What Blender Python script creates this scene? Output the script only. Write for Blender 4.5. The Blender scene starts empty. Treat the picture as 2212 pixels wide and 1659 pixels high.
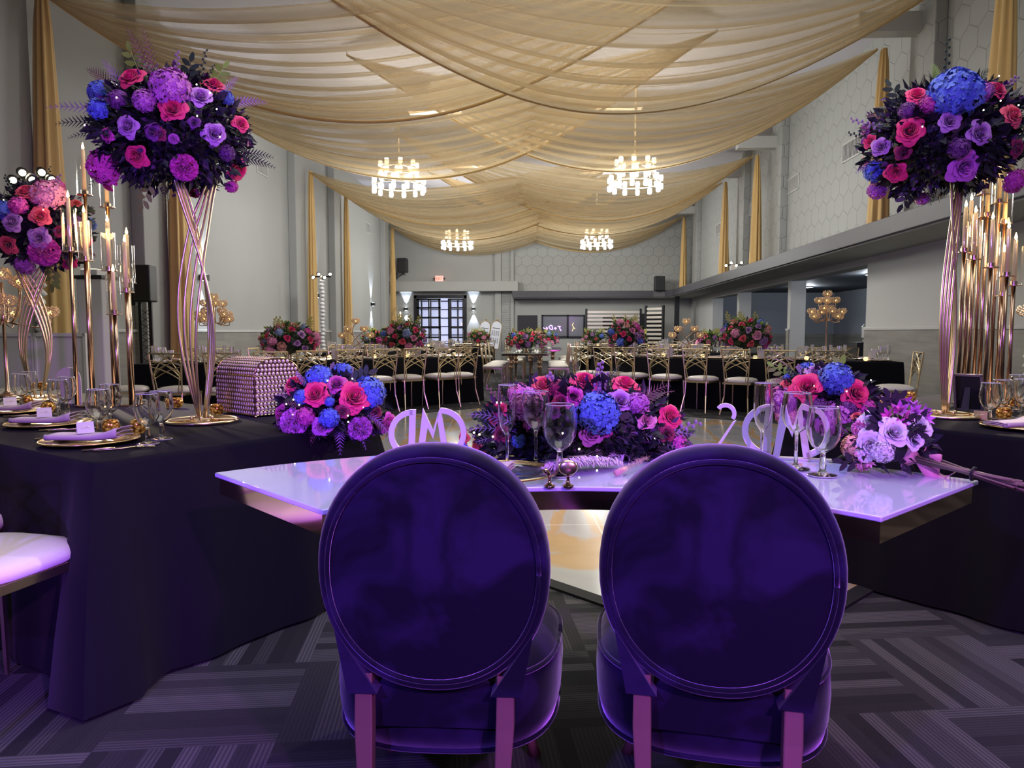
import bpy, math, random
from mathutils import Vector, Matrix
PI = math.pi
SC = bpy.context.scene
COL = SC.collection

# ------------------------------------------------------------------ camera
FPX, CH = 1534.0, 1.17                      # focal length in pixels (2212 wide), eye height
YAW = math.atan(77 / FPX); PIT = math.atan(112.5 / FPX)
CF = Vector((-math.sin(YAW) * math.cos(PIT), math.cos(YAW) * math.cos(PIT), -math.sin(PIT)))
CR = Vector((math.cos(YAW), math.sin(YAW), 0)); CU = CR.cross(CF)
CO = Vector((0, 0, CH))
cam = bpy.data.cameras.new('camera'); co = bpy.data.objects.new('camera', cam); COL.objects.link(co)
cam.sensor_width = 36; cam.lens = FPX / 2212 * 36; cam.clip_start = 0.05; cam.clip_end = 200
co.matrix_world = Matrix(((CR.x, CU.x, -CF.x, 0), (CR.y, CU.y, -CF.y, 0), (CR.z, CU.z, -CF.z, CH), (0, 0, 0, 1)))
SC.camera = co
SC.view_settings.view_transform = 'Standard'; SC.view_settings.look = 'None'
SC.view_settings.gamma = 1; SC.view_settings.use_curve_mapping = False
SC.view_settings.exposure = EXPOSURE = 0.0
cy = SC.cycles
cy.max_bounces = 9; cy.diffuse_bounces = 3; cy.glossy_bounces = 4; cy.transmission_bounces = 8; cy.transparent_max_bounces = 12
cy.caustics_reflective = False; cy.caustics_refractive = False; cy.sample_clamp_indirect = 4; cy.sample_clamp_direct = 0
cy.use_adaptive_sampling = True; cy.adaptive_threshold = 0.03; cy.use_denoising = True; cy.use_light_tree = True
cy.blur_glossy = 0.5

world = bpy.data.worlds.new('world'); SC.world = world; world.use_nodes = True
world.node_tree.nodes['Background'].inputs[0].default_value = (0.5, 0.5, 0.55, 1)
world.node_tree.nodes['Background'].inputs[1].default_value = 0.1

def light(name, kind, loc, energy, color=(1, 1, 1), target=None, **kw):
    l = bpy.data.lights.new(name, kind); l.energy = energy; l.color = color
    for k, v in kw.items(): setattr(l, k, v)
    o = bpy.data.objects.new(name, l); COL.objects.link(o); o.location = loc
    if target is not None:
        o.rotation_euler = (Vector(target) - Vector(loc)).to_track_quat('-Z', 'Y').to_euler()
    return o

CHAND = [(-2.98, 14.3), (1.70, 14.3), (-3.05, 24.0), (1.61, 24.0)]     # the four chandeliers
for x, y in CHAND:
    light('chandelier_light', 'POINT', (x, y, 3.78), 300, (1.0, 0.98, 0.95), shadow_soft_size=0.45)
# ceiling fixtures over the part of the hall behind and above the camera, and the hall's troffers
light('hall_light', 'AREA', (1.0, 3.0, 5.9), 260, (1.0, 1.0, 1.0), (1.4, 3.0, 0), shape='RECTANGLE', size=7, size_y=5)
light('hall_light', 'AREA', (0.9, 12.0, 6.1), 240, (1.0, 1.0, 1.0), (2.4, 12.0, 0), shape='RECTANGLE', size=9, size_y=7)
light('hall_light', 'AREA', (-0.3, 22.0, 6.1), 150, (1.0, 1.0, 1.0), (-0.3, 22.0, 0), shape='RECTANGLE', size=9, size_y=9)
# purple uplighting from stage fixtures behind the couple's seats
light('purple_wash', 'SPOT', (-1.3, -1.0, 2.3), 400, (0.24, 0.11, 1.0), (0.1, 2.1, 0.6), spot_size=1.5, spot_blend=0.7, shadow_soft_size=0.06)
light('purple_wash', 'SPOT', (1.3, -1.0, 2.4), 420, (0.62, 0.18, 1.0), (0.0, 2.2, 0.7), spot_size=1.5, spot_blend=0.7, shadow_soft_size=0.06)
light('purple_uplight', 'SPOT', (-0.9, 0.75, 0.14), 130, (0.26, 0.07, 1.0), (-1.3, 2.3, 0.7), spot_size=1.6, spot_blend=0.8, shadow_soft_size=0.05)
light('purple_uplight', 'SPOT', (0.3, 0.2, 0.12), 10, (0.6, 0.10, 1.0), (0.3, 2.0, 0.5), spot_size=1.8, spot_blend=0.8, shadow_soft_size=0.05)

# ------------------------------------------------------------------ geometry helpers
def ray(px, py):
    return CF + CR * ((px - 1106) / FPX) + CU * ((829.5 - py) / FPX)
def onz(px, py, z):
    d = ray(px, py); return CO + d * ((z - CH) / d.z)
def ony(px, py, y):
    d = ray(px, py); return CO + d * (y / d.y)
def onx(px, py, x):
    d = ray(px, py); return CO + d * (x / d.x)

class MB:
    def __init__(s): s.v = []; s.f = []; s.m = []; s.cm = 0
    def add(s, vs, fs, M=None):
        b = len(s.v)
        for p in vs:
            s.v.append(tuple(M @ Vector(p)) if M is not None else tuple(p))
        for f in fs: s.f.append([b + i for i in f]); s.m.append(s.cm)
        return s
    def box(s, x0, x1, y0, y1, z0, z1, M=None):
        v = [(x0,y0,z0),(x1,y0,z0),(x1,y1,z0),(x0,y1,z0),(x0,y0,z1),(x1,y0,z1),(x1,y1,z1),(x0,y1,z1)]
        return s.add(v, [(0,3,2,1),(4,5,6,7),(0,1,5,4),(1,2,6,5),(2,3,7,6),(3,0,4,7)], M)
    def cbox(s, c, d, M=None):
        return s.box(c[0]-d[0]/2, c[0]+d[0]/2, c[1]-d[1]/2, c[1]+d[1]/2, c[2]-d[2]/2, c[2]+d[2]/2, M)
    def prism(s, pts, z0, z1, M=None):
        n = len(pts); v = [(p[0], p[1], z0) for p in pts] + [(p[0], p[1], z1) for p in pts]
        f = [list(range(n))[::-1], list(range(n, 2*n))] + [(i, (i+1) % n, n+(i+1) % n, n+i) for i in range(n)]
        return s.add(v, f, M)
    def grid(s, fn, nu, nv, M=None, closeu=False):
        v = [fn(i/(nu if closeu else nu), j/nv) for j in range(nv+1) for i in range(nu if closeu else nu+1)]
        w = nu if closeu else nu+1
        f = [(j*w+i, j*w+(i+1) % w, (j+1)*w+(i+1) % w, (j+1)*w+i) for j in range(nv) for i in range(nu)]
        return s.add(v, f, M)
    def lathe(s, prof, n=16, M=None, cap=True):
        v = []; f = []
        for r, z in prof:
            for k in range(n):
                a = 2*PI*k/n; v.append((r*math.cos(a), r*math.sin(a), z))
        for j in range(len(prof)-1):
            for k in range(n):
                f.append((j*n+k, j*n+(k+1) % n, (j+1)*n+(k+1) % n, (j+1)*n+k))
        if cap:
            f.append(list(range(n))[::-1]); f.append([(len(prof)-1)*n+k for k in range(n)])
        return s.add(v, f, M)
    def tube(s, pts, r, n=6, M=None, cap=True):
        pts = [Vector(p) for p in pts]; rs = r if isinstance(r, (list, tuple)) else [r]*len(pts)
        v = []; f = []; prev = None
        for i, p in enumerate(pts):
            t = (pts[min(i+1, len(pts)-1)] - pts[max(i-1, 0)]).normalized()
            if prev is None:
                a = Vector((0,0,1)) if abs(t.z) < .9 else Vector((1,0,0)); u = t.cross(a).normalized()
            else:
                u = (prev - t*prev.dot(t)).normalized()
            prev = u; w = t.cross(u)
            for k in range(n):
                a = 2*PI*k/n; v.append(p + (u*math.cos(a) + w*math.sin(a))*rs[i])
        for j in range(len(pts)-1):
            for k in range(n): f.append((j*n+k, j*n+(k+1) % n, (j+1)*n+(k+1) % n, (j+1)*n+k))
        if cap: f.append(list(range(n))[::-1]); f.append([(len(pts)-1)*n+k for k in range(n)])
        return s.add(v, f, M)
    def ball(s, c, r, n=8, m=6, M=None):
        rx, ry, rz = (r, r, r) if not isinstance(r, (tuple, list)) else r
        v = [(c[0], c[1], c[2]-rz)]; f = []
        for j in range(1, m):
            t = -PI/2 + PI*j/m
            for k in range(n):
                a = 2*PI*k/n; v.append((c[0]+rx*math.cos(t)*math.cos(a), c[1]+ry*math.cos(t)*math.sin(a), c[2]+rz*math.sin(t)))
        v.append((c[0], c[1], c[2]+rz)); L = len(v)-1
        for k in range(n):
            f.append((0, 1+(k+1) % n, 1+k)); f.append((L, 1+(m-2)*n+k, 1+(m-2)*n+(k+1) % n))
        for j in range(m-2):
            for k in range(n):
                f.append((1+j*n+k, 1+j*n+(k+1) % n, 1+(j+1)*n+(k+1) % n, 1+(j+1)*n+k))
        return s.add(v, f, M)
    def build(s, name, mat, parent=None, smooth=False, loc=None, bevel=0, solid=0, subsurf=0, autosmooth=None):
        me = bpy.data.meshes.new(name); me.from_pydata(s.v, [], s.f)
        for mm in (mat if isinstance(mat, (list, tuple)) else [mat]): me.materials.append(mm)
        if isinstance(mat, (list, tuple)): me.polygons.foreach_set('material_index', s.m)
        if smooth: me.polygons.foreach_set('use_smooth', [True]*len(me.polygons))
        me.update()
        if autosmooth: me.set_sharp_from_angle(angle=autosmooth)
        o = bpy.data.objects.new(name, me); COL.objects.link(o)
        if parent is not None: o.parent = parent
        if loc is not None: o.location = loc
        if solid:
            md = o.modifiers.new('solid', 'SOLIDIFY'); md.thickness = solid; md.offset = 0
        if bevel:
            md = o.modifiers.new('bevel', 'BEVEL'); md.width = bevel; md.segments = 2; md.limit_method = 'ANGLE'
        if subsurf:
            md = o.modifiers.new('sub', 'SUBSURF'); md.levels = subsurf; md.render_levels = subsurf
        return o

def tag(o, label, cat, group=None, kind=None):
    o['label'] = label; o['category'] = cat
    if group: o['group'] = group
    if kind: o['kind'] = kind
    return o
def struct(o):
    o['kind'] = 'structure'; return o
def thing(name, label, cat, loc=(0,0,0), rz=0, group=None, rx=0, ry=0):
    o = bpy.data.objects.new(name, None); COL.objects.link(o); o.empty_display_size = .1
    o.location = loc; o.rotation_euler = (rx, ry, rz); return tag(o, label, cat, group)
KIDS = {}
def kids(o):
    return [c for c in COL.objects if c.parent == o]
def dup(src, loc, rz=0, label=None, group=None, scale=None, kid=None):
    """a copy of a thing with copies of its parts and their sub-parts"""
    if src.name not in KIDS: KIDS[src.name] = [(c, kids(c)) for c in kids(src)]
    r = src.copy(); COL.objects.link(r); r.location = loc; r.rotation_euler = (0, 0, rz)
    if label: r['label'] = label
    if group: r['group'] = group
    if scale: r.scale = (scale,)*3 if not isinstance(scale, (tuple, list)) else scale
    for c, gs in KIDS[src.name]:
        d = c.copy(); COL.objects.link(d); d.parent = r
        for g in gs:
            e = g.copy(); COL.objects.link(e); e.parent = d
    return r
ORD = ['first','second','third','fourth','fifth','sixth','seventh','eighth','ninth','tenth','eleventh','twelfth','thirteenth','fourteenth']
def T(x, y, z, rz=0, s=1, rx=0, ry=0):
    return Matrix.Translation((x, y, z)) @ Matrix.Rotation(rz, 4, 'Z') @ Matrix.Rotation(ry, 4, 'Y') @ Matrix.Rotation(rx, 4, 'X') @ Matrix.Scale(s, 4)

# ------------------------------------------------------------------ materials
def L(c):
    return tuple(((x/255)/12.92 if x/255 <= .04045 else ((x/255+.055)/1.055)**2.4) for x in c)
def mat(name, col, rough=.5, metal=0, spec=.5, sheen=0, trans=0, emis=None, es=0, coat=0, ior=1.45, bump=0, bscale=50, var=0, vscale=6):
    m = bpy.data.materials.new(name); m.use_nodes = True; nt = m.node_tree; b = nt.nodes['Principled BSDF']
    b.inputs['Base Color'].default_value = (*col, 1); b.inputs['Roughness'].default_value = rough
    b.inputs['Metallic'].default_value = metal; b.inputs['Specular IOR Level'].default_value = spec
    b.inputs['IOR'].default_value = ior
    if sheen: b.inputs['Sheen Weight'].default_value = sheen; b.inputs['Sheen Roughness'].default_value = .4
    if trans: b.inputs['Transmission Weight'].default_value = trans
    if coat: b.inputs['Coat Weight'].default_value = coat
    if emis: b.inputs['Emission Color'].default_value = (*emis, 1); b.inputs['Emission Strength'].default_value = es
    if bump or var:
        tc = nt.nodes.new('ShaderNodeTexCoord'); nz = nt.nodes.new('ShaderNodeTexNoise'); nt.links.new(tc.outputs['Object'], nz.inputs['Vector'])
        nz.inputs['Scale'].default_value = bscale if bump else vscale; nz.inputs['Detail'].default_value = 4
        if bump:
            bp = nt.nodes.new('ShaderNodeBump'); bp.inputs['Strength'].default_value = bump; bp.inputs['Distance'].default_value = .01
            nt.links.new(nz.outputs['Fac'], bp.inputs['Height']); nt.links.new(bp.outputs[0], b.inputs['Normal'])
        if var:
            n2 = nt.nodes.new('ShaderNodeTexNoise'); nt.links.new(tc.outputs['Object'], n2.inputs['Vector']); n2.inputs['Scale'].default_value = vscale
            n2.inputs['Detail'].default_value = 5
            mx = nt.nodes.new('ShaderNodeMix'); mx.data_type = 'RGBA'; nt.links.new(n2.outputs['Fac'], mx.inputs['Factor'])
            mx.inputs[6].default_value = (*[max(0, c*(1-var)) for c in col], 1); mx.inputs[7].default_value = (*[min(1, c*(1+var)) for c in col], 1)
            nt.links.new(mx.outputs[2], b.inputs['Base Color'])
    return m
class NT:
    """small helper for node materials"""
    def __init__(s, name):
        s.m = bpy.data.materials.new(name); s.m.use_nodes = True; s.nt = s.m.node_tree; s.b = s.nt.nodes['Principled BSDF']; s.out = s.nt.nodes['Material Output']
    def n(s, t, **kw):
        x = s.nt.nodes.new('ShaderNode' + t)
        for k, v in kw.items():
            if k.startswith('i_'): x.inputs[int(k[2:])].default_value = v
            else: setattr(x, k, v)
        return x
    def l(s, a, b): s.nt.links.new(a, b)
    def math(s, op, a, b=None, c=None):
        x = s.nt.nodes.new('ShaderNodeMath'); x.operation = op
        for i, q in enumerate((a, b, c)):
            if q is None: continue
            if isinstance(q, (int, float)): x.inputs[i].default_value = q
            else: s.l(q, x.inputs[i])
        return x.outputs[0]
    def mixc(s, f, a, b):
        x = s.nt.nodes.new('ShaderNodeMix'); x.data_type = 'RGBA'
        for sock, q in ((x.inputs['Factor'], f), (x.inputs[6], a), (x.inputs[7], b)):
            if isinstance(q, (int, float)): sock.default_value = q
            elif isinstance(q, tuple): sock.default_value = (*q, 1) if len(q) == 3 else q
            else: s.l(q, sock)
        return x.outputs[2]
    def ramp(s, f, stops):
        r = s.nt.nodes.new('ShaderNodeValToRGB'); s.l(f, r.inputs[0])
        while len(r.color_ramp.elements) < len(stops): r.color_ramp.elements.new(.5)
        for e, (p, c) in zip(r.color_ramp.elements, stops): e.position = p; e.color = (*c, 1)
        return r.outputs[0]

WALL = L((166, 168, 164))
M = {}
M['wall'] = mat('wall_paint', WALL, .75, bump=.15, bscale=60, var=.04, vscale=1.2)
M['wallup'] = None
M['ceil'] = mat('ceiling_paint', L((206,204,210)), .9)
M['trim'] = mat('trim_paint', L((190,190,186)), .6)
M['gold'] = mat('champagne_gold', (.78,.64,.41), .28, 1)
M['rosegold'] = mat('rose_gold', (.62,.44,.32), .22, 1)
M['mirrorgold'] = mat('mirror_gold', (.72,.50,.36), .07, 1)
M['black'] = mat('black_plastic', (.012,.012,.014), .5)
M['blackmetal'] = mat('black_metal', (.015,.016,.02), .4, .3)
M['fascia'] = mat('dark_grey_metal', L((74,74,79)), .5, 0, spec=.35, bump=.25, bscale=7)
M['leather'] = mat('ivory_leatherette', L((232,228,216)), .42, bump=.1, bscale=90)
M['white'] = mat('white_paint', L((215,214,212)), .5)
M['paper'] = mat('paper_card', L((225,222,214)), .7)
M['napkin'] = mat('blush_napkin', L((206,188,190)), .8, sheen=.3)
M['candle'] = mat('ivory_candle', L((225,200,160)), .5, emis=(1,.55,.2), es=.15)
M['flame'] = mat('candle_flame', (1,.7,.3), .5, emis=(1,.62,.22), es=22)
M['bulb'] = mat('lit_bulb', (1,.95,.8), .5, emis=(1,.86,.55), es=30)
M['fairy'] = mat('fairy_light', (1,.95,.8), .5, emis=(1,.93,.75), es=6)
M['shade'] = mat('lit_glass_shade', (1,1,1), .4, emis=(1,.96,.88), es=5)
M['glass'] = mat('clear_glass', (1,1,1), 0.0, trans=1, ior=1.45)
M['rim'] = mat('glass_rim_highlight', L((235,235,240)), .08, trans=.35, spec=1, coat=1)  # whitish rings added as painted edge highlights on the clear glasses
M['chrome'] = mat('polished_steel', (.75,.75,.76), .15, 1)
M['cloth'] = mat('black_tablecloth', (.006,.006,.008), .85, spec=.12, sheen=.05, bump=.06, bscale=400)
M['velvet'] = None
def thinglass(name, tint=(1,1,1), base=.12, rough=.02):
    q = NT(name); tr = q.n('BsdfTransparent'); tr.inputs[0].default_value = (*tint, 1)
    gl = q.n('BsdfGlossy'); gl.inputs['Roughness'].default_value = rough; gl.inputs[0].default_value = (1,1,1,1)
    lw = q.n('LayerWeight'); lw.inputs[0].default_value = .35
    f = q.math('MINIMUM', q.math('ADD', q.math('MULTIPLY', lw.outputs['Facing'], .8), base), 1.0)
    mx = q.n('MixShader'); q.l(f, mx.inputs[0]); q.l(tr.outputs[0], mx.inputs[1]); q.l(gl.outputs[0], mx.inputs[2]); q.l(mx.outputs[0], q.out.inputs[0])
    return q.m
M['thin'] = thinglass('thin_glass', (.96,.97,.97), .05)
M['farglass'] = thinglass('distant_glassware', (.93,.94,.94), .55, .28)
M['crystal'] = mat('crystal_bead', L((250,226,212)), .10, .0, spec=1, coat=1)
M['crystalgold'] = mat('crystal_bead_gold', L((232,206,176)), .18, .5, spec=1, emis=(1,.6,.25), es=.04)
def votive_mat():
    q = NT('mercury_glass_gold'); v = q.n('TexVoronoi'); v.inputs['Scale'].default_value = 70
    tc = q.n('TexCoord'); q.l(tc.outputs['Object'], v.inputs['Vector'])
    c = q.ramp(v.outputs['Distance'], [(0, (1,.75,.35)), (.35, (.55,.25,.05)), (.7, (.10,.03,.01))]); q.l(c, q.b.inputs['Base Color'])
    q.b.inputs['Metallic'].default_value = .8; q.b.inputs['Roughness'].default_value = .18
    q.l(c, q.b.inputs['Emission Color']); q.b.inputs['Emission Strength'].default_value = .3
    return q.m
M['votive'] = votive_mat()
def velvet_mat():
    q = NT('purple_velvet'); tc = q.n('TexCoord'); nz = q.n('TexNoise'); q.l(tc.outputs['Object'], nz.inputs['Vector'])
    nz.inputs['Scale'].default_value = 6; nz.inputs['Detail'].default_value = 3; nz.inputs['Distortion'].default_value = .6
    c = q.ramp(nz.outputs['Fac'], [(.42, L((11,9,30))), (.58, L((32,23,60)))]); q.l(c, q.b.inputs['Base Color'])
    q.b.inputs['Roughness'].default_value = .8; q.b.inputs['Sheen Weight'].default_value = .9; q.b.inputs['Sheen Roughness'].default_value = .35
    q.b.inputs['Sheen Tint'].default_value = (.7, .5, .95, 1); q.b.inputs['Specular IOR Level'].default_value = .15
    n2 = q.n('TexNoise'); q.l(tc.outputs['Object'], n2.inputs['Vector']); n2.inputs['Scale'].default_value = 9
    bp = q.n('Bump'); bp.inputs['Strength'].default_value = .35; bp.inputs['Distance'].default_value = .01; q.l(n2.outputs['Fac'], bp.inputs['Height']); q.l(bp.outputs[0], q.b.inputs['Normal'])
    return q.m
M['velvet'] = velvet_mat()
def carpet_mat():
    q = NT('striped_plank_carpet'); tc = q.n('TexCoord')
    mp = q.n('Mapping'); mp.inputs['Rotation'].default_value = (0, 0, math.radians(-8)); q.l(tc.outputs['Object'], mp.inputs[0])
    sx = q.n('SeparateXYZ'); q.l(mp.outputs[0], sx.inputs[0]); X, Y = sx.outputs[0], sx.outputs[1]
    S = .5
    cx = q.math('FLOOR', q.math('DIVIDE', X, S)); cyy = q.math('FLOOR', q.math('DIVIDE', Y, S))
    par = q.math('MODULO', q.math('ADD', q.math('ADD', cx, cyy), 200), 2)          # 0/1 checker
    a = q.math('ADD', q.math('MULTIPLY', X, par), q.math('MULTIPLY', Y, q.math('SUBTRACT', 1, par)))
    idx = q.math('FLOOR', q.math('DIVIDE', a, .05))
    wn = q.n('TexWhiteNoise', noise_dimensions='3D'); cmb = q.n('CombineXYZ'); q.l(idx, cmb.inputs[0]); q.l(cx, cmb.inputs[1]); q.l(cyy, cmb.inputs[2]); q.l(cmb.outputs[0], wn.inputs['Vector'])
    fine = q.math('SINE', q.math('MULTIPLY', a, 2*PI/.013))
    nz = q.n('TexNoise'); nz.inputs['Scale'].default_value = 260; q.l(tc.outputs['Object'], nz.inputs['Vector'])
    v = q.math('ADD', q.math('MULTIPLY', wn.outputs['Value'], .75), q.math('ADD', q.math('MULTIPLY', fine, q.math('MULTIPLY', wn.outputs['Value'], .22)), q.math('MULTIPLY', nz.outputs['Fac'], .35)))
    c = q.ramp(v, [(.1, L((34,34,37))), (.6, L((57,56,59))), (1.0, L((86,84,86)))]); q.l(c, q.b.inputs['Base Color'])
    q.b.inputs['Roughness'].default_value = .95; q.b.inputs['Specular IOR Level'].default_value = .1
    bp = q.n('Bump'); bp.inputs['Strength'].default_value = .3; bp.inputs['Distance'].default_value = .006; q.l(v, bp.inputs['Height']); q.l(bp.outputs[0], q.b.inputs['Normal'])
    return q.m
M['carpet'] = carpet_mat()
def marble_mat():
    q = NT('glossy_marble_vinyl'); tc = q.n('TexCoord'); mp = q.n('Mapping'); mp.inputs['Rotation'].default_value = (0, 0, math.radians(-35)); mp.inputs['Scale'].default_value = (1, .38, 1); q.l(tc.outputs['Object'], mp.inputs[0])
    nz = q.n('TexNoise'); q.l(mp.outputs[0], nz.inputs['Vector']); nz.inputs['Scale'].default_value = 1.5; nz.inputs['Detail'].default_value = 5; nz.inputs['Distortion'].default_value = 1.1; nz.inputs['Roughness'].default_value = .45
    c1 = q.ramp(nz.outputs['Fac'], [(.30, L((152,154,156))), (.44, L((170,172,172))), (.475, L((186,154,112))), (.52, L((192,160,118))), (.53, L((174,176,175))), (.7, L((150,152,154)))])
    sx = q.n('SeparateXYZ'); m2 = q.n('Mapping'); m2.inputs['Rotation'].default_value = (0, 0, math.radians(-4)); q.l(tc.outputs['Object'], m2.inputs[0]); q.l(m2.outputs[0], sx.inputs[0])
    def seam(o, w): return q.math('LESS_THAN', q.math('ABSOLUTE', q.math('SUBTRACT', q.math('FRACT', q.math('DIVIDE', o, 1.2)), .5)), w)
    sm = q.math('MAXIMUM', seam(sx.outputs[0], .004), seam(sx.outputs[1], .004))
    q.l(q.mixc(q.math('MULTIPLY', sm, .6), c1, L((240,236,230))), q.b.inputs['Base Color'])
    q.b.inputs['Roughness'].default_value = .13; q.b.inputs['Specular IOR Level'].default_value = .6
    return q.m
M['marble'] = marble_mat()
def tile_mat():
    q = NT('wood_look_grey_tile'); tc = q.n('TexCoord'); sx = q.n('SeparateXYZ'); q.l(tc.outputs['Object'], sx.inputs[0])
    a = q.math('ADD', sx.outputs[0], sx.outputs[1]); row = q.math('FLOOR', q.math('DIVIDE', sx.outputs[2], .2))
    cmb = q.n('CombineXYZ'); q.l(q.math('ADD', q.math('MULTIPLY', a, .8), q.math('MULTIPLY', row, 7.3)), cmb.inputs[0]); q.l(q.math('MULTIPLY', sx.outputs[2], 9), cmb.inputs[1])
    nz = q.n('TexNoise'); q.l(cmb.outputs[0], nz.inputs['Vector']); nz.inputs['Scale'].default_value = 1.6; nz.inputs['Detail'].default_value = 6
    cell = q.math('FLOOR', q.math('ADD', q.math('DIVIDE', a, 1.2), q.math('MULTIPLY', row, .37)))
    c2 = q.n('CombineXYZ'); q.l(cell, c2.inputs[0]); q.l(row, c2.inputs[1]); wn = q.n('TexWhiteNoise'); q.l(c2.outputs[0], wn.inputs['Vector'])
    v = q.math('ADD', q.math('MULTIPLY', nz.outputs['Fac'], .8), q.math('MULTIPLY', wn.outputs['Value'], .3))
    q.l(q.ramp(v, [(.2, L((112,110,104))), (.9, L((158,155,146)))]), q.b.inputs['Base Color']); q.b.inputs['Roughness'].default_value = .5
    return q.m
M['tile'] = tile_mat()
def hex_mat():
    """painted wall with a raised hexagon outline texture"""
    q = NT('hexagon_relief_wall'); tc = q.n('TexCoord'); sx = q.n('SeparateXYZ'); q.l(tc.outputs['Object'], sx.inputs[0])
    u = q.math('DIVIDE', q.math('ADD', sx.outputs[0], sx.outputs[1]), .42); v = q.math('DIVIDE', sx.outputs[2], .42*1.7320508)
    def hexd(ou, ov):
        a = q.math('SUBTRACT', q.math('FRACT', q.math('ADD', u, ou)), .5)
        b = q.math('MULTIPLY', q.math('SUBTRACT', q.math('FRACT', q.math('ADD', v, ov)), .5), 1.7320508)
        a = q.math('ABSOLUTE', a); b = q.math('ABSOLUTE', b)
        return q.math('MAXIMUM', a, q.math('ADD', q.math('MULTIPLY', a, .5), q.math('MULTIPLY', b, .8660254)))
    d = q.math('MINIMUM', hexd(0, 0), hexd(.5, .5))
    ln = q.math('MULTIPLY', q.math('SUBTRACT', d, .46), 25)
    cl = q.n('Clamp'); q.l(ln, cl.inputs[0])
    nz = q.n('TexNoise'); q.l(tc.outputs['Object'], nz.inputs['Vector']); nz.inputs['Scale'].default_value = 1.3
    bp = q.n('Bump'); bp.inputs['Strength'].default_value = .7; bp.inputs['Distance'].default_value = .015; bp.invert = True; q.l(cl.outputs[0], bp.inputs['Height']); q.l(bp.outputs[0], q.b.inputs['Normal'])
    q.l(q.mixc(q.math('MULTIPLY', cl.outputs[0], .10), WALL, L((120,118,116))), q.b.inputs['Base Color']); q.b.inputs['Roughness'].default_value = .75
    return q.m
M['wallup'] = hex_mat()
def sheer_mat(name, col, dens=.62):
    q = NT(name); uv = q.n('UVMap'); mp = q.n('Mapping'); mp.inputs['Scale'].default_value = (1.0, 30, 1); q.l(uv.outputs[0], mp.inputs[0])
    nz = q.n('TexNoise'); q.l(mp.outputs[0], nz.inputs['Vector']); nz.inputs['Scale'].default_value = 1; nz.inputs['Detail'].default_value = 4
    tr = q.n('BsdfTransparent'); tr.inputs[0].default_value = (1, .93, .82, 1)
    df = q.n('BsdfDiffuse'); df.inputs[0].default_value = (*col, 1); tl = q.n('BsdfTranslucent'); tl.inputs[0].default_value = (*col, 1)
    m1 = q.n('MixShader'); m1.inputs[0].default_value = .5; q.l(df.outputs[0], m1.inputs[1]); q.l(tl.outputs[0], m1.inputs[2])
    sy = q.n('SeparateXYZ'); q.l(uv.outputs[0], sy.inputs[0]); fr = q.math('FRACT', sy.outputs[1]); hm = q.math('MULTIPLY', q.math('MAXIMUM', q.math('SUBTRACT', fr, .93), 0), 8)
    bd = q.math('POWER', q.math('ABSOLUTE', q.math('SINE', q.math('ADD', q.math('MULTIPLY', fr, 26), q.math('MULTIPLY', sy.outputs[0], .8)))), 12)
    f = q.math('ADD', hm, q.math('ADD', q.math('MULTIPLY', bd, .28), q.math('ADD', q.math('MULTIPLY', q.math('SUBTRACT', nz.outputs['Fac'], .5), .8), dens))); cl = q.n('Clamp'); q.l(f, cl.inputs[0]); cl.inputs['Min'].default_value = .2; cl.inputs['Max'].default_value = .97
    m2 = q.n('MixShader'); q.l(cl.outputs[0], m2.inputs[0]); q.l(tr.outputs[0], m2.inputs[1]); q.l(m1.outputs[0], m2.inputs[2]); q.l(m2.outputs[0], q.out.inputs[0])
    return q.m
M['sheer'] = sheer_mat('sheer_gold_voile', L((224,213,184)), .34)
M['voile'] = mat('gold_voile_panel', L((214,180,118)), .8, sheen=.3)

# ------------------------------------------------------------------ the hall
XL, XR, YB, ZC = -6.4, 5.7, 28.8, 6.25
BAYS = [8.5, 11.5, 18.2, 21.4, 27.8]
struct(MB().box(XL-.2, 11.2, -6, YB+3, -.1, 0).build('floor', M['carpet']))
struct(MB().box(XL-.2, XR+.2, -6, YB+.2, ZC, ZC+.1).build('ceiling', M['ceil']))
struct(MB().box(XL-.2, XL, -6, YB, 0, ZC).build('wall_left', M['wall']))
w = MB(); w.box(XR, XR+.2, -6, YB, 2.52, ZC); struct(w.build('wall_right', M['wallup']))
OP1, OP2, OP3 = (13.1, 17.1, 2.37), (17.3, 21.6, 2.35), (21.85, 25.0, 2.33)
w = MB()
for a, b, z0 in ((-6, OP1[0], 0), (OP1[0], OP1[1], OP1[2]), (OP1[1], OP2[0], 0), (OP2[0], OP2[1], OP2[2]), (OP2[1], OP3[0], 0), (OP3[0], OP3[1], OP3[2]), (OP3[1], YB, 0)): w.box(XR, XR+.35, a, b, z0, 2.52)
struct(w.build('wall_right_lower', mat('brightened_wall_paint', L((190,191,188)), .75, bump=.15, bscale=60)))  # wall paint lightened to stand in for light missing under the ledge
struct(MB().box(XL-.2, XR+.2, -6.2, -6, 0, ZC).build('wall_front', M['wall']))
DX0, DX1, DZ = -5.42, -3.28, 2.65
w = MB(); w.box(XL, DX0, YB, YB+.2, 0, ZC); w.box(DX0, DX1, YB, YB+.2, DZ, ZC); w.box(DX1, -1.4, YB, YB+.2, 0, ZC); w.box(-1.4, XR, YB, YB+.2, 0, 2.6)
struct(w.build('wall_back', M['wall']))
struct(MB().box(-1.4, XR, YB-.02, YB+.2, 2.6, ZC).build('wall_back_upper', M['wallup']))
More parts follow.
